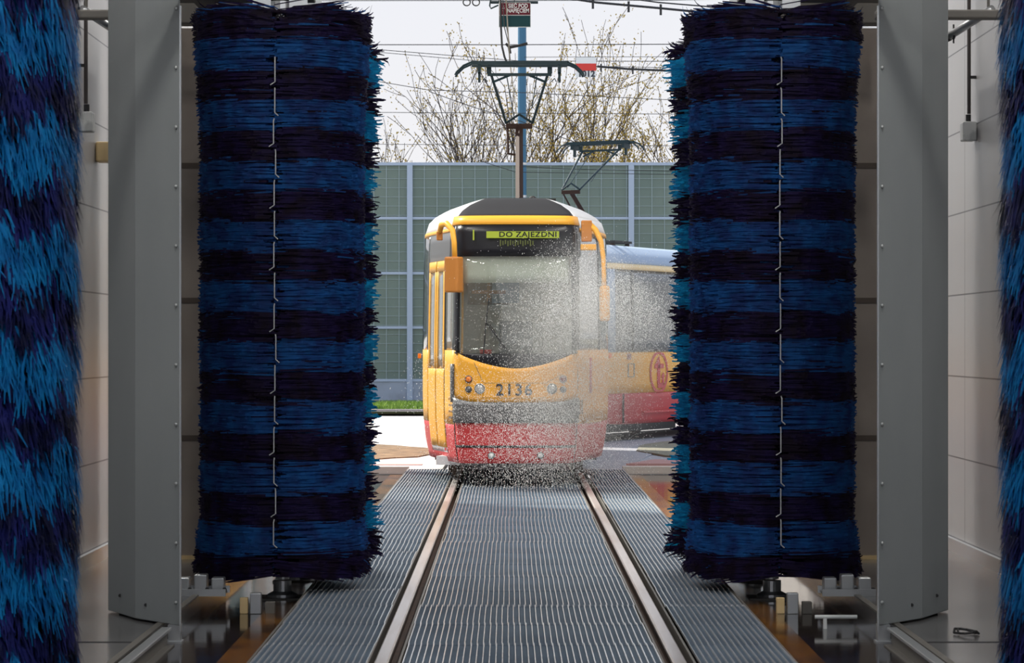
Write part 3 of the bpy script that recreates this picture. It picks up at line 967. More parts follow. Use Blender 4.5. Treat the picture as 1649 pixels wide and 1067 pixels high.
        # head lamps
        def lamp(x, z, r, m_in, nm):
            t = x
            p = Sf(t, z, 0.006)
            h = MB(); h.lathe((0, 0, 0), [(r, 0.01), (r, -0.016), (r * 0.86, -0.020), (r * 0.84, -0.006)], axis='y', n=24)
            ho = h.build(nm, M_BUMP if m_in is not M_LENS else M_CHR, root, loc=(x, p.y, z), smooth=False)
            h = MB(); h.lathe((0, 0, 0), [(r * 0.84, -0.006), (r * 0.75, -0.014), (r * 0.45, -0.022), (r * 0.12, -0.026)], axis='y', n=24)
            h.build('lens', m_in, ho, smooth=True)
        for sg in (-1, 1):
            lamp(sg * 0.405, 1.085, 0.060, M_LENS, 'headlamp')
            lamp(sg * 0.53, 1.19, 0.043, M_ORL if sg < 0 else M_RDL, 'indicator_lamp')
            lamp(sg * 0.53, 1.075, 0.038, M_BUMP, 'tail_lamp')
            lamp(sg * 0.275, 0.335, 0.040, M_SIGNW, 'fog_lamp')
        # dark bracket at the left corner of the front
        patch('corner_bracket', -0.80, -0.735, 0.93, 1.36, M_BUMP, root, 0.035, nt=2, nz=4, thick=0.03)
        # red sticker and vent slots on the right corner
        patch('red_strip_mark', 1.36, 1.46, 1.02, 1.43, M_RED, root, 0.010, nt=2, nz=3, thick=0.004)
        for i in range(3):
            patch('vent_slot', 0.82 + i * 0.07, 0.85 + i * 0.07, 0.79, 0.95, M_NUM, root, 0.006, nt=1, nz=1, thick=0.004)
        for i in range(3):
            for j in range(4):
                patch('vent_slot', -0.99 + i * 0.07, -0.965 + i * 0.07, 0.74 + j * 0.07, 0.765 + j * 0.07, M_NUM, root, 0.006, nt=1, nz=1, thick=0.004)
        patch('panel_seam', 0.745, 0.760, 0.25, 1.5, M_RUB, root, 0.006, nt=1, nz=6, thick=0.004)
        patch('panel_seam', -0.760, -0.745, 0.25, 0.93, M_RUB, root, 0.006, nt=1, nz=6, thick=0.004)
        patch('pale_line', 1.28, 2.1, 0.675, 0.69, M_CREAM, root, 0.006, nt=6, nz=1, thick=0.004)
        # panel outline on the front
        m = MB()
        pts = [Sf(t, z, 0.010) for t, z in ((-0.36, 1.145), (0.02, 1.15), (0.34, 1.145))]
        m.tube(pts, 0.0022, 4)
        m.tube([Sf(t, z, 0.010) for t, z in ((-0.38, 0.985), (0.0, 0.975), (0.34, 0.985))], 0.0022, 4)
        m.tube([Sf(t, z, 0.010) for t, z in ((-0.47, 1.38), (-0.36, 1.145))], 0.0022, 4)
        m.tube([Sf(t, z, 0.010) for t, z in ((0.66, 1.27), (0.5, 1.235), (0.36, 1.16), (0.32, 1.10))], 0.0022, 4)
        m.build('panel_gap', M_BUMP, root)
        # wipers
        m = MB()
        m.tube([Sf(-0.30, 2.10, 0.03), Sf(-0.335, 1.80, 0.03), Sf(-0.36, 1.46, 0.03)], 0.007, 6)
        m.tube([Sf(-0.335, 1.83, 0.04), Sf(-0.02, 1.42, 0.04)], 0.009, 6)
        m.tube([Sf(-0.30, 1.83, 0.04), Sf(-0.06, 1.42, 0.04)], 0.005, 6)
        m.build('wiper', M_RUB, root)
        # mirrors
        def mirror_left():
            m = MB()
            m.box(-0.07, 0.0, -0.04, 0.04, -0.10, 0.0)
            arm = m.build('mirror_mount', M_MIRR, root, loc=(-0.83, 0.42, 2.86), bevel=0.01)
            m = MB(); pts = [(-0.86, 0.36, 2.86), (-0.84, 0.28, 2.93), (-0.78, 0.18, 2.94), (-0.71, 0.08, 2.86), (-0.69, 0.03, 2.72), (-0.685, 0.0, 2.55)]
            m.tube(pts, [0.03, 0.035, 0.035, 0.032, 0.03, 0.03], 10); m.build('mirror_arm', M_YEL, root, smooth=True)
            m = MB(); m.prism([(-0.105, 0.0), (0.04, -0.055), (0.105, 0.02), (0.105, 0.07), (-0.105, 0.07)], -0.20, 0.20)
            m.build('mirror', M_MIRR, root, loc=(-0.695, -0.02, 2.36), bevel=0.02)
        def mirror_right():
            m = MB(); m.box(-0.06, 0.06, -0.05, 0.05, -0.12, 0.12); m.build('mirror_mount', M_MIRR, root, loc=(0.80, 0.30, 2.86), bevel=0.012)
            m = MB(); m.box(-0.10, 0.08, -0.04, 0.04, -0.04, 0.03); m.build('mirror_bracket', M_YEL, root, loc=(0.83, 0.26, 2.68), bevel=0.01)
            m = MB(); pts = [(0.84, 0.30, 2.93), (0.90, 0.26, 2.87), (0.96, 0.20, 2.74), (0.985, 0.16, 2.55), (0.99, 0.12, 2.34), (0.99, 0.10, 2.24)]
            m.tube(pts, [0.035, 0.034, 0.03, 0.028, 0.026, 0.028], 10); m.build('mirror_arm', M_YEL, root, smooth=True)
            m = MB(); m.prism([(-0.05, -0.02), (0.02, -0.06), (0.07, 0.0), (0.06, 0.10), (-0.05, 0.10)], -0.20, 0.20)
            o = m.build('mirror', M_YEL, root, loc=(0.99, 0.10, 2.04), bevel=0.03)
        mirror_left(); mirror_right()
        m = MB(); m.box(-0.02, 0.02, -0.02, 0.02, -0.03, 0.03); m.build('side_lamp', M_ORL, root, loc=(-1.16, 2.25, 1.44), bevel=0.006)
        m = MB(); m.box(-0.02, 0.02, -0.02, 0.02, -0.03, 0.03); m.build('side_lamp', M_ORL, root, loc=(1.15, 2.4, 1.44), bevel=0.006)
        m = MB(); m.lathe((0, 0, 0), [(0.045, 0), (0.045, 0.03), (0.02, 0.05)], n=12); m.build('roof_lamp', M_RUB, root, loc=(0.20, 1.4, 3.27), smooth=True)
        # cab interior
        m = MB(); m.box(-0.58, 0.58, 0.14, 0.62, 0.9, 1.36); m.build('dashboard', M_BUMP, root, bevel=0.02)
        m = MB()
        m.box(-0.86, 0.86, 1.75, 1.79, 0.9, 3.0)
        m.build('cab_partition', M_INT, root)
        m = MB(); m.box(-0.16, 0.16, -0.01, 0.01, -0.15, 0.15); m.build('partition_window', mat('window_blue', (0.34, 0.48, 0.60), 0.4), root, loc=(-0.12, 1.735, 2.22))
        m = MB(); m.box(-0.24, 0.24, -0.01, 0.0, 0.0, 0.34); m.box(-0.24, -0.2, -0.015, 0.0, 0.0, 0.34)
        m.build('notice_board', mat('notice_brown', (0.22, 0.13, 0.07), 0.7), root, loc=(-0.33, 1.75, 2.05))
        m = MB(); m.box(-0.20, 0.20, -0.01, 0, -0.02, 0.02); m.box(-0.02, 0.02, -0.012, 0, -0.11, 0.13); m.build('notice_frame', M_MIRR, root, loc=(-0.32, 1.72, 2.20))
        m = MB(); m.box(-0.2, 0.2, 1.05, 1.2, 1.25, 1.85); m.box(-0.2, 0.2, 0.8, 1.2, 1.2, 1.3); m.build('driver_seat', M_BUMP, root, bevel=0.04)
        m = MB(); m.lathe((0, 0, 0), [(0.06, 0), (0.07, 0.09), (0.072, 0.10)], n=16); m.build('red_cup', M_REDP, root, loc=(-0.34, 0.28, 1.42), smooth=True)
        m = MB(); m.tube([(0.0, 0.45, 1.40), (0.06, 0.42, 1.52), (0.14, 0.40, 1.62), (0.22, 0.42, 1.68)], 0.012, 6); m.build('cab_lever', M_GALV, root)
        m = MB(); m.tube([(-0.62, 0.5, 1.0), (-0.60, 0.45, 2.5)], 0.014, 8); m.build('grab_pole', M_YEL, root)
    else:
        for sg in (-1, 1):
            patch('side_skirt', sg * 0.0, sg * TMAX, 0.22, 0.75, M_RED, root, 0.0, nt=110, nz=6)
            patch('side_panel', 0.0, sg * TMAX, 0.75, 1.44, M_YEL, root, 0.003, nt=110, nz=4)
            patch('window_band', 0.0, sg * TMAX, 1.44, 2.84, M_SIDE, root, 0.0, nt=110, nz=6, thick=0.01)
            patch('eaves_band', 0.0, sg * TMAX, 2.84, 2.94, M_CREAM, root, 0.008, nt=110, nz=2)
            patch('roof_side', 0.0, sg * TMAX, 2.94, 3.28, M_ROOFB, root, 0.0, nt=110, nz=8)
            for i, tt in enumerate((2.45, 3.4, 5.6, 7.8, 10.0)):
                patch('window_pillar', sg * (tt - (0.26 if i == 0 else 0.06)), sg * (tt + (0.26 if i == 0 else 0.06)), 1.44, 2.84, M_BLK if i else M_ROOFB, root, 0.004, nt=1, nz=3)
        # round t emblem
        tc_ = 6.0
        ctr = Vector((1.12, 0, 0))
        def pt(y, z, off=0.012): return (1.123 + off * 1.0, y, z)
        yc, zc, rr = 3.60, 1.095, 0.375
        m = MB()
        n = 40
        vs = []
        for k in range(n):
            a = 2 * pi * k / n
            vs.append(pt(yc + rr * 1.0 * cos(a), zc + min(.34, max(-.34, rr * sin(a)))))
            vs.append(pt(yc + rr * 0.84 * cos(a), zc + min(.34, max(-.34, rr * 0.84 * sin(a)))))
        m.add(vs, [(2 * k, 2 * ((k + 1) % n), 2 * ((k + 1) % n) + 1, 2 * k + 1) for k in range(n)])
        m.build('emblem_ring', M_RED, root)
        m = MB()
        # letter t with an arrow-like foot
        E = 1.45
        def q(y0, y1, z0, z1): m.box(1.126, 1.138, yc + y0 * E, yc + y1 * E, zc + z0 * E, zc + z1 * E)
        q(-0.045, 0.03, -0.14, 0.10); q(-0.12, 0.13, 0.045, 0.10); q(-0.03, 0.14, -0.19, -0.13); q(0.09, 0.14, -0.15, -0.06)
        m.add([(1.138, yc - 0.105 * E, zc + 0.10 * E), (1.138, yc + 0.03 * E, zc + 0.10 * E), (1.138, yc + 0.0, zc + 0.20 * E)], [(0, 1, 2)])
        m.add([(1.138, yc + 0.05 * E, zc - 0.06 * E), (1.138, yc + 0.17 * E, zc - 0.06 * E), (1.138, yc + 0.12 * E, zc)], [(0, 1, 2)])
        m.build('emblem_letter', M_RED, root)
        m = MB(); m.box(1.12, 1.135, 2.33, 2.47, 1.32, 1.42); m.build('side_lamp', M_RDL, root)
        m = MB()
        y0, y1, z0, z1 = 2.36, 2.62, 1.02, 1.25
        for (a, b_, c, d) in ((y0, y1, z0, z0 + .012), (y0, y1, z1 - .012, z1), (y0, y0 + .03, z0, z1), (y1 - .03, y1, z0, z1)):
            m.box(1.12, 1.130, a, b_, c, d)
        m.build('hatch_outline', M_BUMP, root)
        for yy in (2.2, 4.6):
            m = MB(); m.box(1.10, 1.128, yy - 0.012, yy + 0.012, 0.25, 0.74); m.build('panel_seam', M_RUB, root)
        m = MB(); m.box(1.10, 1.14, 3.0, 7.2, 0.40, 0.435); m.build('skirt_ridge', M_RED, root)
    # roof top
    m = MB()
    ring = [Sf(t, 3.28) for t in [(-TMAX + 2 * TMAX * i / 160) for i in range(160)]]
    m.add(ring, [tuple(range(160))])
    m.build('roof_top', M_ROOF if detailed else M_ROOFB, root)
    # floor and running gear
    m = MB(); m.box(-0.88, 0.88, 1.1, LEN - 0.9, 0.36, 0.52); m.build('underframe', M_DARK, root)
    for yb in (2.6, LEN - 2.6):
        bog = MB(); bog.box(-0.62, 0.62, yb - 1.0, yb + 1.0, 0.30, 0.42); bog.box(-0.95, -0.85, yb - 1.1, yb + 1.1, 0.22, 0.36); bog.box(0.85, 0.95, yb - 1.1, yb + 1.1, 0.22, 0.36)
        if not detailed:
            bog.box(0.955, 1.04, yb - 1.5, yb + 1.9, 0.10, 0.30); bog.box(-1.04, -0.955, yb - 1.5, yb + 1.9, 0.10, 0.30)
        bo = bog.build('bogie', M_DARK, root)
        for yw in (-0.9, 0.9):
            for sg in (-1, 1):
                w = MB(); w.lathe((0, 0, 0), [(0.35, 0.0), (0.33, 0.04), (0.29, 0.05), (0.29, 0.09), (0.12, 0.09), (0.12, 0.12)] if sg > 0 else [(0.12, -0.12), (0.12, -0.09), (0.29, -0.09), (0.29, -0.05), (0.33, -0.04), (0.35, 0.0)], axis='x', n=28)
                w.build('wheel', M_RAILW, bo, loc=(sg * 0.70, yb + yw, 0.347), smooth=False)
    return root

T1 = tram(11.6, True)
T1.location = (-0.05, 28.5, 0.012)
tag(T1, 'yellow and red tram number 2136 facing us on the track between the brushes', 'tram')
T2 = tram(13.5, False)
YAW2 = R(-28)
T2.location = (-0.23, 41.5, 0.012)
T2.rotation_euler.z = YAW2
tag(T2, 'yellow and red tram car with a round red t emblem, behind the first tram', 'tram')
print('T2 side point', [tuple(round(c, 2) for c in (Matrix.Rotation(YAW2, 3, 'Z') @ Vector((1.12, yy, 0)) + T2.location)) for yy in (0.7, 2.1, 6, 8)])

def pantograph(x, y, rz, ztop, zroof, kn, label, bottom=M_PANB):
    root = empty('pantograph', (x, y, zroof), rz)
    h = ztop - zroof
    kz = h - (0.72 if kn > 0 else 0.93)
    m = MB()
    for dy in (-0.12, 0.12):
        pts = [(-0.80, dy, h - 0.16), (-0.78, dy, h - 0.12), (-0.70, dy, h - 0.045), (-0.60, dy, h), (0.60, dy, h), (0.70, dy, h - 0.045), (0.78, dy, h - 0.12), (0.80, dy, h - 0.16)]
        m.tube(pts, 0.014, 8)
        m.box(-0.60, 0.60, dy - 0.02, dy + 0.02, h - 0.035, h + 0.014)
    m.build('contact_strip', M_PANT, root)
    m = MB()
    m.box(-0.40, 0.40, -0.02, 0.02, h - 0.16, h - 0.125)
    for s_ in (-1, 1):
        m.box(s_ * 0.50 - 0.02, s_ * 0.50 + 0.02, -0.13, 0.13, h - 0.12, h - 0.03)
        m.box(s_ * 0.50 - 0.016, s_ * 0.50 + 0.016, -0.03, 0.03, h - 0.24, h - 0.10)
        m.tube([(s_ * 0.34, 0, h - 0.24), (s_ * 0.12, 0, h - 0.15)], 0.016, 6)
        m.tube([(s_ * 0.40, 0, h - 0.23), (s_ * 0.44, 0, h - 0.19), (s_ * 0.46, 0, h - 0.23)], 0.008, 6)
        m.box(s_ * 0.38 - 0.03, s_ * 0.38 + 0.03, -0.02, 0.02, h - 0.13, h - 0.05)
    m.build('head_frame', M_PANT, root)
    m = MB()
    for s_ in (-1, 1):
        m.tube([(s_ * 0.35, 0, h - 0.15), (s_ * 0.17, kn, kz + 0.04)], 0.018, 8)
        m.tube([(s_ * 0.17, kn, kz + 0.04), (0.0, kn, kz + 0.15)], 0.016, 8)
    m.tube([(-0.16, 0, h - 0.15), (-0.06, kn, kz + 0.08)], 0.007, 6)
    m.tube([(0.22, 0, h - 0.15), (0.16, kn * .6, kz + 0.20)], 0.007, 6)
    m.build('upper_arm', M_PANT, root)
    m = MB(); m.box(-0.17, 0.17, kn - 0.03, kn + 0.03, kz - 0.035, kz + 0.03); m.build('knuckle', bottom, root, bevel=0.008)
    m = MB()
    q = Vector((0, kn, kz)); p = Vector((0, 0, 0.10))
    m.tube([p, q], 0.048, 4); m.build('lower_arm', bottom, root)
    m = MB(); m.tube([(-0.15, kn, kz - 0.02), (-0.14, kn * .7, kz * .66)], 0.016, 6); m.tube([(-0.14, kn * .7, kz * .66), (0.0, kn * .66, kz * .64)], 0.014, 6)
    m.build('damper_rod', bottom, root)
    m = MB(); m.box(-0.45, 0.45, -0.35, 0.35, 0.06, 0.10); m.build('base_frame', M_DARK, root)
    for sx in (-0.38, 0.38):
        for sy in (-0.3, 0.3):
            m = MB(); m.lathe((sx, sy, 0.0), [(0.04, 0), (0.055, 0.02), (0.04, 0.04), (0.04, 0.06)], n=10); m.build('insulator', M_PANB, root)
    tag(root, label, 'pantograph', 'pantographs')
    return root
pantograph(0.0, 31.8, 0.0, 5.10, 3.292, 0.75, 'large dark raised pantograph on a brown arm on the nearer tram')
pantograph(1.46, 44.7, YAW2, 5.13, 3.292, -1.15, 'smaller dark raised pantograph on the farther tram')

# ================================================================== outside
def ground(name, pts, z, m, label=None, cat=None):
    b = MB()
    b.prism(pts, z - 0.05, z)
    o = b.build(name, m)
    if label: tag(o, label, cat)
    else: struct(o)
    return o
ground('floor', [(-60, HY1 + 0.1), (60, HY1 + 0.1), (60, 130), (-60, 130)], -0.06, M_ASPH)
ground('floor', [(-40, HY1 + 0.1), (-1.0, HY1 + 0.1), (-0.8, 62), (-40, 62)], -0.03, M_CONC)
ground('floor', [(-0.9, HY1 + 0.1), (1.3, HY1 + 0.1), (3.0, 45), (8, 62), (4, 62), (-0.8, 45)], -0.045, M_ASPH)
def ellipse(cx, cy, a, b, rot=0, n=40, jit=0.04, seed=0):
    rd = random.Random(seed)
    ps = []
    for k in range(n):
        t = 2 * pi * k / n
        r = 1 + rd.uniform(-jit, jit)
        x, y = a * r * cos(t), b * r * sin(t)
        ps.append((cx + x * cos(rot) - y * sin(rot), cy + x * sin(rot) + y * cos(rot)))
    return ps
ground('soil_patch', ellipse(-3.6, 38.3, 2.35, 3.4, 0.1, seed=1), -0.015, M_SOIL, 'brown bare soil patch outside to the left of the tram', 'soil')
ground('gravel_island', ellipse(4.1, 39.9, 2.3, 3.9, -0.1, seed=2), -0.03, M_GRAVEL, 'oval grey green gravel island outside right of the tram', 'gravel')
ground('brick_path', [(1.45, 34.4), (9, 34.4), (9, 35.7), (1.9, 35.7)], -0.02, M_BRICK, 'pinkish paved strip in front of the gravel island', 'paving')
ground('paving_edge', [(-9, 34.3), (-1.3, 34.1), (-1.3, 34.4), (-9, 34.7)], -0.024, M_BRICK, 'dark reddish paving line across the pale apron left of the track', 'paving')
ground('curb', [(-12, 57.3), (0, 57.3), (0, 57.6), (-12, 57.6)], 0.12, M_CURB, 'grey kerb below the grass strip left of the tram', 'kerb')
o = ground('verge', [(-14, 57.6), (12, 57.6), (12, 69.3), (-14, 69.3)], 0.06, mat('verge_green', (0.10, 0.13, 0.07), 0.9, noise=(1.5, (0.16, 0.19, 0.10), (1, 1, 1), .3, .7)), 'dull green verge in front of the noise barrier', 'verge')
# grass blades
rd = random.Random(11)
m = MB()
for i in range(9000):
    x = rd.uniform(-4.8, -1.2); y = rd.uniform(57.8, 63.5)
    h = rd.uniform(0.06, 0.17); a = rd.uniform(0, pi); w = 0.018
    if x < -3.4 and rd.random() < 0.7: continue
    dx, dy = cos(a) * w, sin(a) * w
    m.add([(x - dx, y - dy, 0.06), (x + dx, y + dy, 0.06), (x + rd.gauss(0, .04), y + rd.gauss(0, .04), 0.06 + h)], [(0, 1, 2)])
tag(m.build('grass', M_GRASS), 'strip of bright green grass between kerb and noise barrier', 'grass', kind='stuff')

# noise barrier
BY = 69.5
root = empty('noise_barrier', (0, BY, 0))
m = MB(); m.box(-18.2, 18.2, 0.0, 0.12, 0.60, 6.50); m.build('barrier_panel', M_BARR, root)
m = MB(); m.box(-18.2, 18.2, -0.03, 0.2, 0.0, 0.60); m.build('plinth', M_PLIN, root)
m = MB()
for z in (0.60, 2.04, 3.52, 5.02):
    m.box(-18.2, 18.2, -0.05, 0.0, z - 0.035, z + 0.035)
m.box(-18.2, 18.2, -0.06, 0.14, 6.46, 6.54)
m.build('barrier_rail', M_BPOST, root)
m = MB()
i = 0
x = -18.0
while x < 18.1:
    m.box(x - 0.010, x + 0.010, -0.02, 0.0, 0.60, 6.46); x += 0.345
for i in range(23):
    z = 0.85 + i * 0.25
    m.box(-18.2, 18.2, -0.016, 0.0, z - 0.006, z + 0.006)
m.build('mesh_grid', M_BLINE, root)
for px in (-8.93, -2.87, 3.17, 9.2, -14.9, 15.2):
    m = MB(); m.box(px - 0.075, px + 0.075, -0.10, 0.16, 0.0, 6.50); m.build('post', M_BPOST, root)
tag(root, 'tall green noise barrier with pale blue posts behind the trams', 'barrier')

# mast
m = MB(); m.lathe((0, 0, 0), [(0.14, 0), (0.14, 0.1), (0.115, 0.1), (0.11, 10.1)], n=20)
mo = empty('catenary_mast', (0.18, 66.5, -0.06))
m.build('mast_tube', M_MAST, mo, smooth=False)
for z in (6.35, 5.5):
    m = MB(); m.lathe((0, 0, z), [(0.118, -0.03), (0.125, -0.03), (0.125, 0.03), (0.118, 0.03)], n=16); m.build('mast_band', M_GALV, mo)
tag(mo, 'tall blue steel catenary mast rising behind the tram', 'mast')

# hanging warning sign at the gateway
SY = 32.4
root = empty('warning_sign', (X(828.5, SY), SY, Z(24, SY)))
w, h = 0.203, 0.158
m = MB(); m.box(-w, w, 0.0, 0.012, -h, h); m.build('sign_board', M_SIGNW, root)
m = MB(); m.box(-w + .006, w - .006, -0.003, 0.0, 0.0, h - .006); m.build('maroon_field', M_SIGNR, root)
m = MB(); m.box(-w + .006, w - .006, -0.003, 0.0, -h + .008, -0.008); m.build('teal_field', M_SIGNT, root)
text_mesh('SIE\u0106 POD', 0.073, 'sign_text', M_SIGNW, root, (0.042, -0.004, 0.112), (pi / 2, 0, 0), 0.001, 1.0, 0.80, 0.0015)
text_mesh('NAPI\u0118CIEM', 0.073, 'sign_text', M_SIGNW, root, (0.042, -0.004, 0.052), (pi / 2, 0, 0), 0.001, 1.0, 0.76, 0.0015)
m = MB(); m.add([(-0.135, -.004, .125), (-0.16, -.004, .078), (-0.145, -.004, .082), (-0.155, -.004, .045), (-0.128, -.004, .09), (-0.142, -.004, .088)], [(0, 1, 2, 3, 4, 5)]); m.build('bolt_symbol', M_SIGNW, root)
tag(root, 'hanging maroon and teal warning sign reading SIE\u0106 POD NAPI\u0118CIEM', 'sign')
root = empty('sign_bracket', (0, SY, 0))
m = MB(); m.box(X(790, SY), X(866, SY), 0.013, 0.04, Z(5.5, SY), Z(1.5, SY))
m.build('bar', M_PANT, root)
m = MB()
for px in (803, 828, 850):
    m.tube([(X(px, SY), 0.025, Z(4, SY)), (X(px, SY), 0.025, 6.2)], 0.006, 6)
m.build('hanger', M_PANT, root)
m = MB(); m.tube([(X(792, SY), 0.02, 6.1), (X(788, SY), 0.02, Z(9, SY)), (X(790, SY), 0.02, Z(13.5, SY)), (X(802, SY), 0.02, Z(8, SY))], 0.010, 6); m.build('hook', M_PANT, root)
tag(root, 'dark bar with hooks holding the warning sign in the gateway', 'bracket')
for px in (751, 766):
    root = empty('cable_ring', (X(px, SY), SY, Z(3.5, SY)))
    m = MB(); m.ring((0, 0, 0), 0.045, 0.008, 'y', 20); m.build('ring', M_CABLE, root)
    m = MB(); m.tube([(0, 0, 0.045), (0, 0, 6.2 - Z(3.5, SY))], 0.005, 6); m.build('hanger', M_CABLE, root)
    tag(root, 'dark cable ring hanging left of the warning sign, %s of the two' % ('the left' if px == 751 else 'the right'), 'ring', 'cable rings at the gateway')

# red and white plate 1012
PY_ = 62.0
root = empty('number_plate', (X(943.5, PY_), PY_ + 0.145, Z(107, PY_)))
w, h = 16.3 * PY_ / F, 16.0 * PY_ / F
m = MB(); m.box(-w, w, 0, 0.02, -h, h); m.build('plate', M_SIGNW, root)
m = MB(); m.box(-w, w, -0.006, 0.0, -0.37 * h, 0.36 * h); m.build('red_band', M_PLR, root)
text_mesh('1012', 0.205, 'plate_number', M_NUM, root, (0.01, -0.010, -0.70 * h), (pi / 2, 0, 0), 0.002, 1.05, 0.98, 0.008)
tag(root, 'white and red plate with the number 1012 hanging on the overhead wires', 'sign')

# overhead wires
def wire(pts, r, label, m_=M_CABLE, clamps=(), sag=0.0):
    root = empty('overhead_wire', (0, 0, 0))
    P3 = [Vector((X(a, d), d, Z(b, d))) for (a, b, d) in pts]
    m = MB(); m.tube(P3, r, 6); m.build('wire', m_, root)
    if clamps:
        for t in clamps:
            xx = P3[0].x + (P3[-1].x - P3[0].x) * t
            for a, b in zip(P3, P3[1:]):
                if a.x <= xx <= b.x:
                    p = a + (b - a) * ((xx - a.x) / (b.x - a.x))
            c = MB(); c.box(-0.02, 0.02, -0.02, 0.02, -0.12, 0.07); c.build('clamp', M_CABLE, root, loc=p)
    tag(root, label, 'wire', 'overhead wires')
wire([(120, 72, 60), (820, 72, 60), (1500, 70, 60)], 0.011, 'thin dark wire crossing level just below the warning sign')
wire([(250, 66, 64), (610, 80, 64), (835, 98, 64), (1500, 100, 64)], 0.009, 'sloping thin wire of a close pair left of the pantograph, upper one')
wire([(250, 72, 64.6), (620, 85, 64.6), (835, 104, 64.6), (1500, 118, 64.6)], 0.008, 'sloping thin wire of a close pair left of the pantograph, lower one')
wire([(300, 82, 55), (620, 133, 55), (690, 145, 55), (840, 149, 55), (1060, 160, 55), (1400, 168, 55)], 0.008, 'thin wire crossing the trees through a small dark insulator')
wire([(200, 181, 63), (630, 181, 63), (1500, 186, 63)], 0.008, 'thin level wire crossing low in front of the bare trees')
wire([(690, 147, 55.2), (760, 172, 55.2), (840, 196, 55.2), (935, 233, 55.2)], 0.009, 'thin diagonal wire dropping to the farther pantograph')
wire([(770, 258, 60), (830, 277, 60), (1500, 287, 60)], 0.008, 'thin wire in front of the noise barrier right of the mast')
wire([(600, 232, 64), (835, 234, 64), (1500, 236, 64)], 0.007, 'faint wire just above the top edge of the noise barrier')
wire([(840, 268, 66.2), (910, 272, 66.2), (1500, 284, 66.2)], 0.009, 'wire fixed to the mast crossing the green barrier')
wire([(500, -60, 45), (880, -8, 45), (960, 4, 45), (1060, 13, 45), (1300, 36, 45), (1650, 70, 45)], 0.022, 'thick dark cable with clamps at the top right of the opening', clamps=(0.395, 0.445, 0.49))
wire([(200, 3.0, 50), (560, 1.0, 50), (1060, 0.5, 50), (1500, -6, 50)], 0.008, 'thin wire along the very top of the opening')
wire([(700, -38, 44), (1000, -4, 44), (1060, 4, 44), (1300, 24, 44), (1650, 52, 44)], 0.013, 'cable just above the thick clamped cable at the top right')
wire([(962, 107, 62.2), (1010, 111, 62.2), (1080, 114, 62.2), (1500, 136, 62.2)], 0.030, 'thick dark cable with clamps leading right from the 1012 plate', clamps=(0.01, 0.105))
wire([(862, 101, 62.3), (926, 107, 62.3), (962, 107, 62.3)], 0.014, 'short dark wire from behind the pantograph to the 1012 plate')
wire([(844, 92, 63), (1500, 90, 63)], 0.007, 'faint wire passing behind the 1012 plate')
# contact wires over the track
m = MB(); m.tube([(-0.25, 2, 5.9), (-0.18, 26, 5.55), (-0.12, 31.8, 5.118), (0.05, 45, 5.2), (0.1, 66, 5.35)], 0.007, 6)
tag(m.build('contact_wire', M_COPP), 'copper contact wire running over the track down to the nearer pantograph', 'wire')
root = empty('cable_loop', (0, 32.2, 0))
m = MB(); m.tube([(X(805, 32.2), 0, 6.1), (X(806, 32.2), 0, Z(40, 32.2)), (X(808, 32.2), 0, Z(75, 32.2)), (X(812, 32.2), 0, Z(92, 32.2)), (X(816, 32.2), 0, Z(101, 32.2))], 0.013, 8); m.build('cable', M_CABLE, root, smooth=True)
m = MB(); m.tube([(X(808, 32.2), 0.02, 6.1), (X(812, 32.2), 0.02, Z(45, 32.2)), (X(819, 32.2), 0.02, Z(72, 32.2)), (X(821, 32.2), 0.02, Z(96, 32.2))], 0.006, 6)
m.tube([(X(815, 32.2), 0.03, Z(42, 32.2)), (X(820, 32.2), 0.03, Z(70, 32.2))], 0.005, 6); m.build('dropper', M_CABLE, root)
m = MB(); m.tube([(X(814, 32.2), 0.01, Z(70, 32.2)), (X(820, 32.2), 0.01, Z(76, 32.2)), (X(832, 32.2), 0.01, Z(74, 32.2)), (X(849, 32.2), 0.01, Z(70, 32.2))], [0.016, 0.022, 0.016, 0.020], 8)
m.tube([(X(819, 32.2), 0.01, Z(74, 32.2)), (X(821, 32.2), 0.01, Z(86, 32.2))], 0.018, 8); m.build('insulator', M_CABLE, root)
tag(root, 'dark looping feeder cable with an insulator hanging below the warning sign', 'cable')

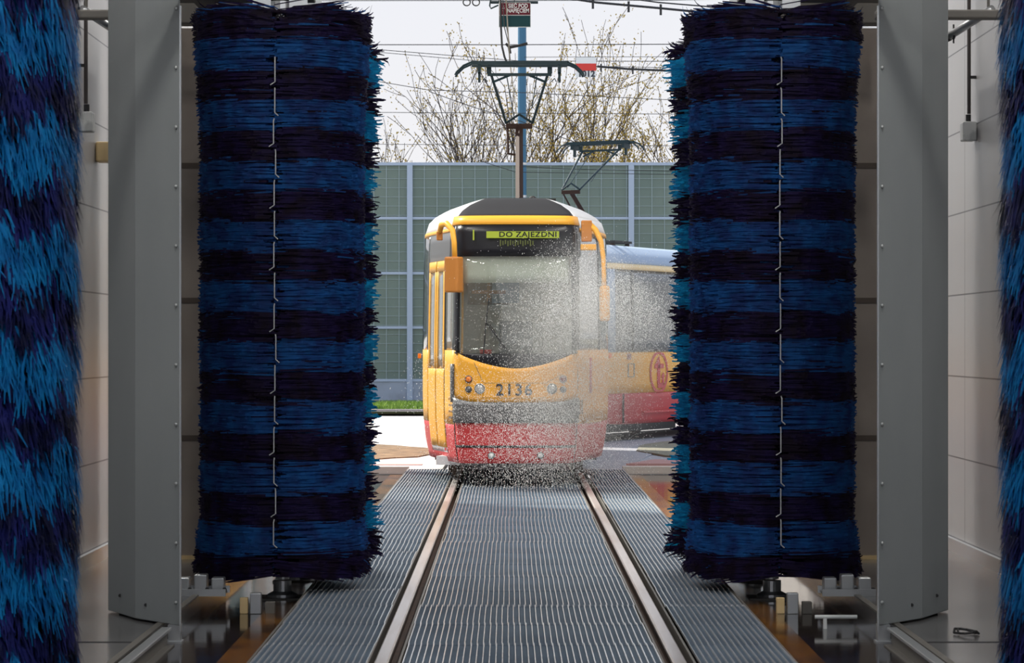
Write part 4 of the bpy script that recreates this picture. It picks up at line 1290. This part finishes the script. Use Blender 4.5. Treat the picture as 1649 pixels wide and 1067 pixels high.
# trees behind the barrier
def tree(px, d, zt, spread, seed, leafy, label, trunk_r=0.10):
    rd = random.Random(seed)
    base = Vector((X(px, d), d, 0))
    root = empty('bare_tree', base)
    tr = MB(); lf = MB()
    tips = []
    def grow(p, dir_, L, r, depth):
        n = 3
        pts = [p]; rs = [r]
        q = p.copy(); dd = dir_.copy()
        for i in range(n):
            dd = (dd + Vector((rd.gauss(0, .10), rd.gauss(0, .10), rd.gauss(0.05, .05)))).normalized()
            q = q + dd * (L / n)
            pts.append(q.copy()); rs.append(max(0.009, r * (1 - 0.4 * (i + 1) / n)))
            if depth > 1:
                tips.append(q.copy())
        tr.tube(pts, rs, 5 if depth < 2 else 3, 0, False)
        if depth >= 5 or L < 0.25:
            return
        k = 3 if depth < 3 else 2
        for j in range(k):
            a = rd.uniform(0, 2 * pi); tilt = rd.uniform(0.25, 0.65) * spread
            e = dd.cross(Vector((cos(a), sin(a), 0.1))).normalized()
            nd = (dd * cos(tilt) + e * sin(tilt)).normalized()
            s_ = pts[rd.choice((1, 2, 3))] if j else pts[3]
            grow(s_, nd, L * rd.uniform(0.62, 0.85), r * 0.58, depth + 1)
    L0 = zt * 0.30
    grow(Vector((0, 0, 0)), Vector((rd.gauss(0, .04), 0, 1)).normalized(), L0, trunk_r, 0)
    # scale height to fit
    top = max(v[2] for v in tr.v)
    f = zt / top
    tr.v = [(v[0] * f, v[1] * f, v[2] * f) for v in tr.v]
    tr.build('branches', M_BARK, root)
    for i in range(int(len(tips) * leafy)):
        p = Vector(rd.choice(tips)) * f
        if p.z < 5.5: continue
        c = p + Vector((rd.gauss(0, .10), rd.gauss(0, .10), rd.gauss(0, .10)))
        a = rd.uniform(0, pi); s_ = rd.uniform(0.018, 0.038)
        e = Vector((cos(a), sin(a) * .5, rd.uniform(-.5, .5))) * s_; g = Vector((-rd.uniform(-.4, .4), .3, 1)) * s_
        lf.add([c - e, c - g, c + e, c + g], [(0, 1, 2, 3)])
    if lf.v:
        o = lf.build('buds', M_BUD, root); o['kind'] = 'stuff'
    tag(root, label, 'tree', 'bare trees beyond the noise barrier')
tree(722, 76, 10.6, 0.9, 4, 0.5, 'bare dark branching tree left of the mast behind the barrier')
tree(755, 80, 10.2, 0.8, 9, 0.9, 'bare tree with few buds between the leftmost trees and the mast')
tree(812, 84, 12.4, 0.75, 12, 3.6, 'tall budding tree directly behind the mast and pantograph')
tree(872, 78, 11.8, 0.7, 15, 4.0, 'tall tree with yellow buds just right of the mast')
tree(915, 82, 12.0, 0.6, 18, 4.2, 'budding tree behind the 1012 plate')
tree(965, 79, 10.4, 0.7, 21, 5.5, 'dense yellow budding tree behind the farther pantograph')
tree(1020, 83, 10.6, 0.65, 24, 5.5, 'dense budding tree left of the right brush fringe')
tree(1062, 78, 10.4, 0.6, 27, 5.5, 'dense budding tree half hidden by the right brush fringe')
tree(640, 79, 8.4, 0.8, 30, 2.2, 'low budding bush-like tree just right of the left brush fringe')
tree(680, 83, 8.8, 0.8, 33, 1.8, 'low thin tree near the left end of the barrier')
tree(560, 82, 9.0, 0.8, 36, 1.2, 'tree behind the barrier hidden by the left brushes')
tree(1130, 82, 10.0, 0.7, 39, 2.4, 'tree behind the barrier hidden by the right brushes')

# ================================================================== spray
rd = random.Random(77)
drops = MB()
OCT = [(1, 0, 0), (-1, 0, 0), (0, 1, 0), (0, -1, 0), (0, 0, 1), (0, 0, -1)]
OF = [(0, 2, 4), (2, 1, 4), (1, 3, 4), (3, 0, 4), (2, 0, 5), (1, 2, 5), (3, 1, 5), (0, 3, 5)]
vs, fs = [], []
def drop(x, y, z, s_):
    o = len(vs)
    e = rd.uniform(1.0, 1.8)
    for (a, b, c) in OCT:
        vs.append((x + a * s_, y + b * s_, z + c * s_ * e))
    for f in OF:
        fs.append((f[0] + o, f[1] + o, f[2] + o))
def jet(p0, p1, n, w0, w1, g=0.0, s0=0.0016, s1=0.0036):
    for i in range(n):
        t = rd.random() ** 0.8
        w = w0 + (w1 - w0) * t
        x = p0[0] + (p1[0] - p0[0]) * t + rd.gauss(0, w)
        y = p0[1] + (p1[1] - p0[1]) * t + rd.gauss(0, 0.18)
        z = p0[2] + (p1[2] - p0[2]) * t + rd.gauss(0, w * 0.8)
        if z < 0.02 or y > 28.40 or z > 3.2: continue
        drop(x, y, z, rd.uniform(s0, s1))
JY = 27.7
jet((1.30, JY, 2.15), (0.25, JY, 1.85), 16000, 0.22, 0.42)
jet((1.25, JY, 1.9), (0.45, JY, 0.25), 15000, 0.16, 0.34)
jet((0.55, JY, 2.6), (0.35, JY, 0.2), 14000, 0.16, 0.36)
jet((-1.0, JY, 1.4), (-0.1, JY, 0.3), 2500, 0.15, 0.5)
jet((0.0, JY, 1.0), (0.2, JY, 0.15), 12000, 0.3, 0.55)
jet((1.6, JY, 2.0), (1.5, JY, 1.6), 2500, 0.2, 0.4)
dm = MB(); dm.v = vs; dm.f = fs; dm.m = [0] * len(fs)
M_DROP = fibre_mat('water_drop', (0.93, 0.95, 0.97), (0.99, 0.99, 0.99), 0.5)
tag(dm.build('water_spray', M_DROP), 'cloud of fine white water droplets sprayed in front of the tram', 'water spray', kind='stuff')

# fine mist as a volume in front of the tram and in the gateway
def mist(name, c, rad, dens, label):
    m = MB()
    n, k = 24, 12
    vs_, fs_ = [], []
    for i in range(k + 1):
        ph = pi * i / k
        for j in range(n):
            th = 2 * pi * j / n
            vs_.append((rad[0] * sin(ph) * cos(th), rad[1] * sin(ph) * sin(th), rad[2] * cos(ph)))
    for i in range(k):
        for j in range(n):
            fs_.append((i * n + j, (i + 1) * n + j, (i + 1) * n + (j + 1) % n, i * n + (j + 1) % n))
    m.add(vs_, fs_)
    mt = bpy.data.materials.new(name); mt.use_nodes = True
    t = mt.node_tree
    t.nodes.remove(t.nodes['Principled BSDF'])
    out = t.nodes['Material Output']
    vol = t.nodes.new('ShaderNodeVolumeScatter')
    vol.inputs['Color'].default_value = (0.93, 0.96, 1.0, 1)
    vol.inputs['Anisotropy'].default_value = 0.3
    # falls off towards the rim of the cloud
    tc = t.nodes.new('ShaderNodeTexCoord')
    mp = t.nodes.new('ShaderNodeMapping'); mp.inputs['Scale'].default_value = (1 / rad[0], 1 / rad[1], 1 / rad[2])
    ln = t.nodes.new('ShaderNodeVectorMath'); ln.operation = 'LENGTH'
    mr = t.nodes.new('ShaderNodeMapRange'); mr.inputs[1].default_value = 1.0; mr.inputs[2].default_value = 0.2
    mr.inputs[3].default_value = 0.0; mr.inputs[4].default_value = dens
    t.links.new(tc.outputs['Object'], mp.inputs[0]); t.links.new(mp.outputs[0], ln.inputs[0])
    t.links.new(ln.outputs['Value'], mr.inputs[0]); t.links.new(mr.outputs[0], vol.inputs['Density'])
    t.links.new(vol.outputs[0], out.inputs['Volume'])
    o = m.build('water_mist', mt, loc=c)
    tag(o, label, 'mist', kind='stuff')
mist('mist_right', (0.75, 27.4, 1.5), (1.05, 1.2, 1.45), 0.5, 'soft white water mist over the right half of the tram front')
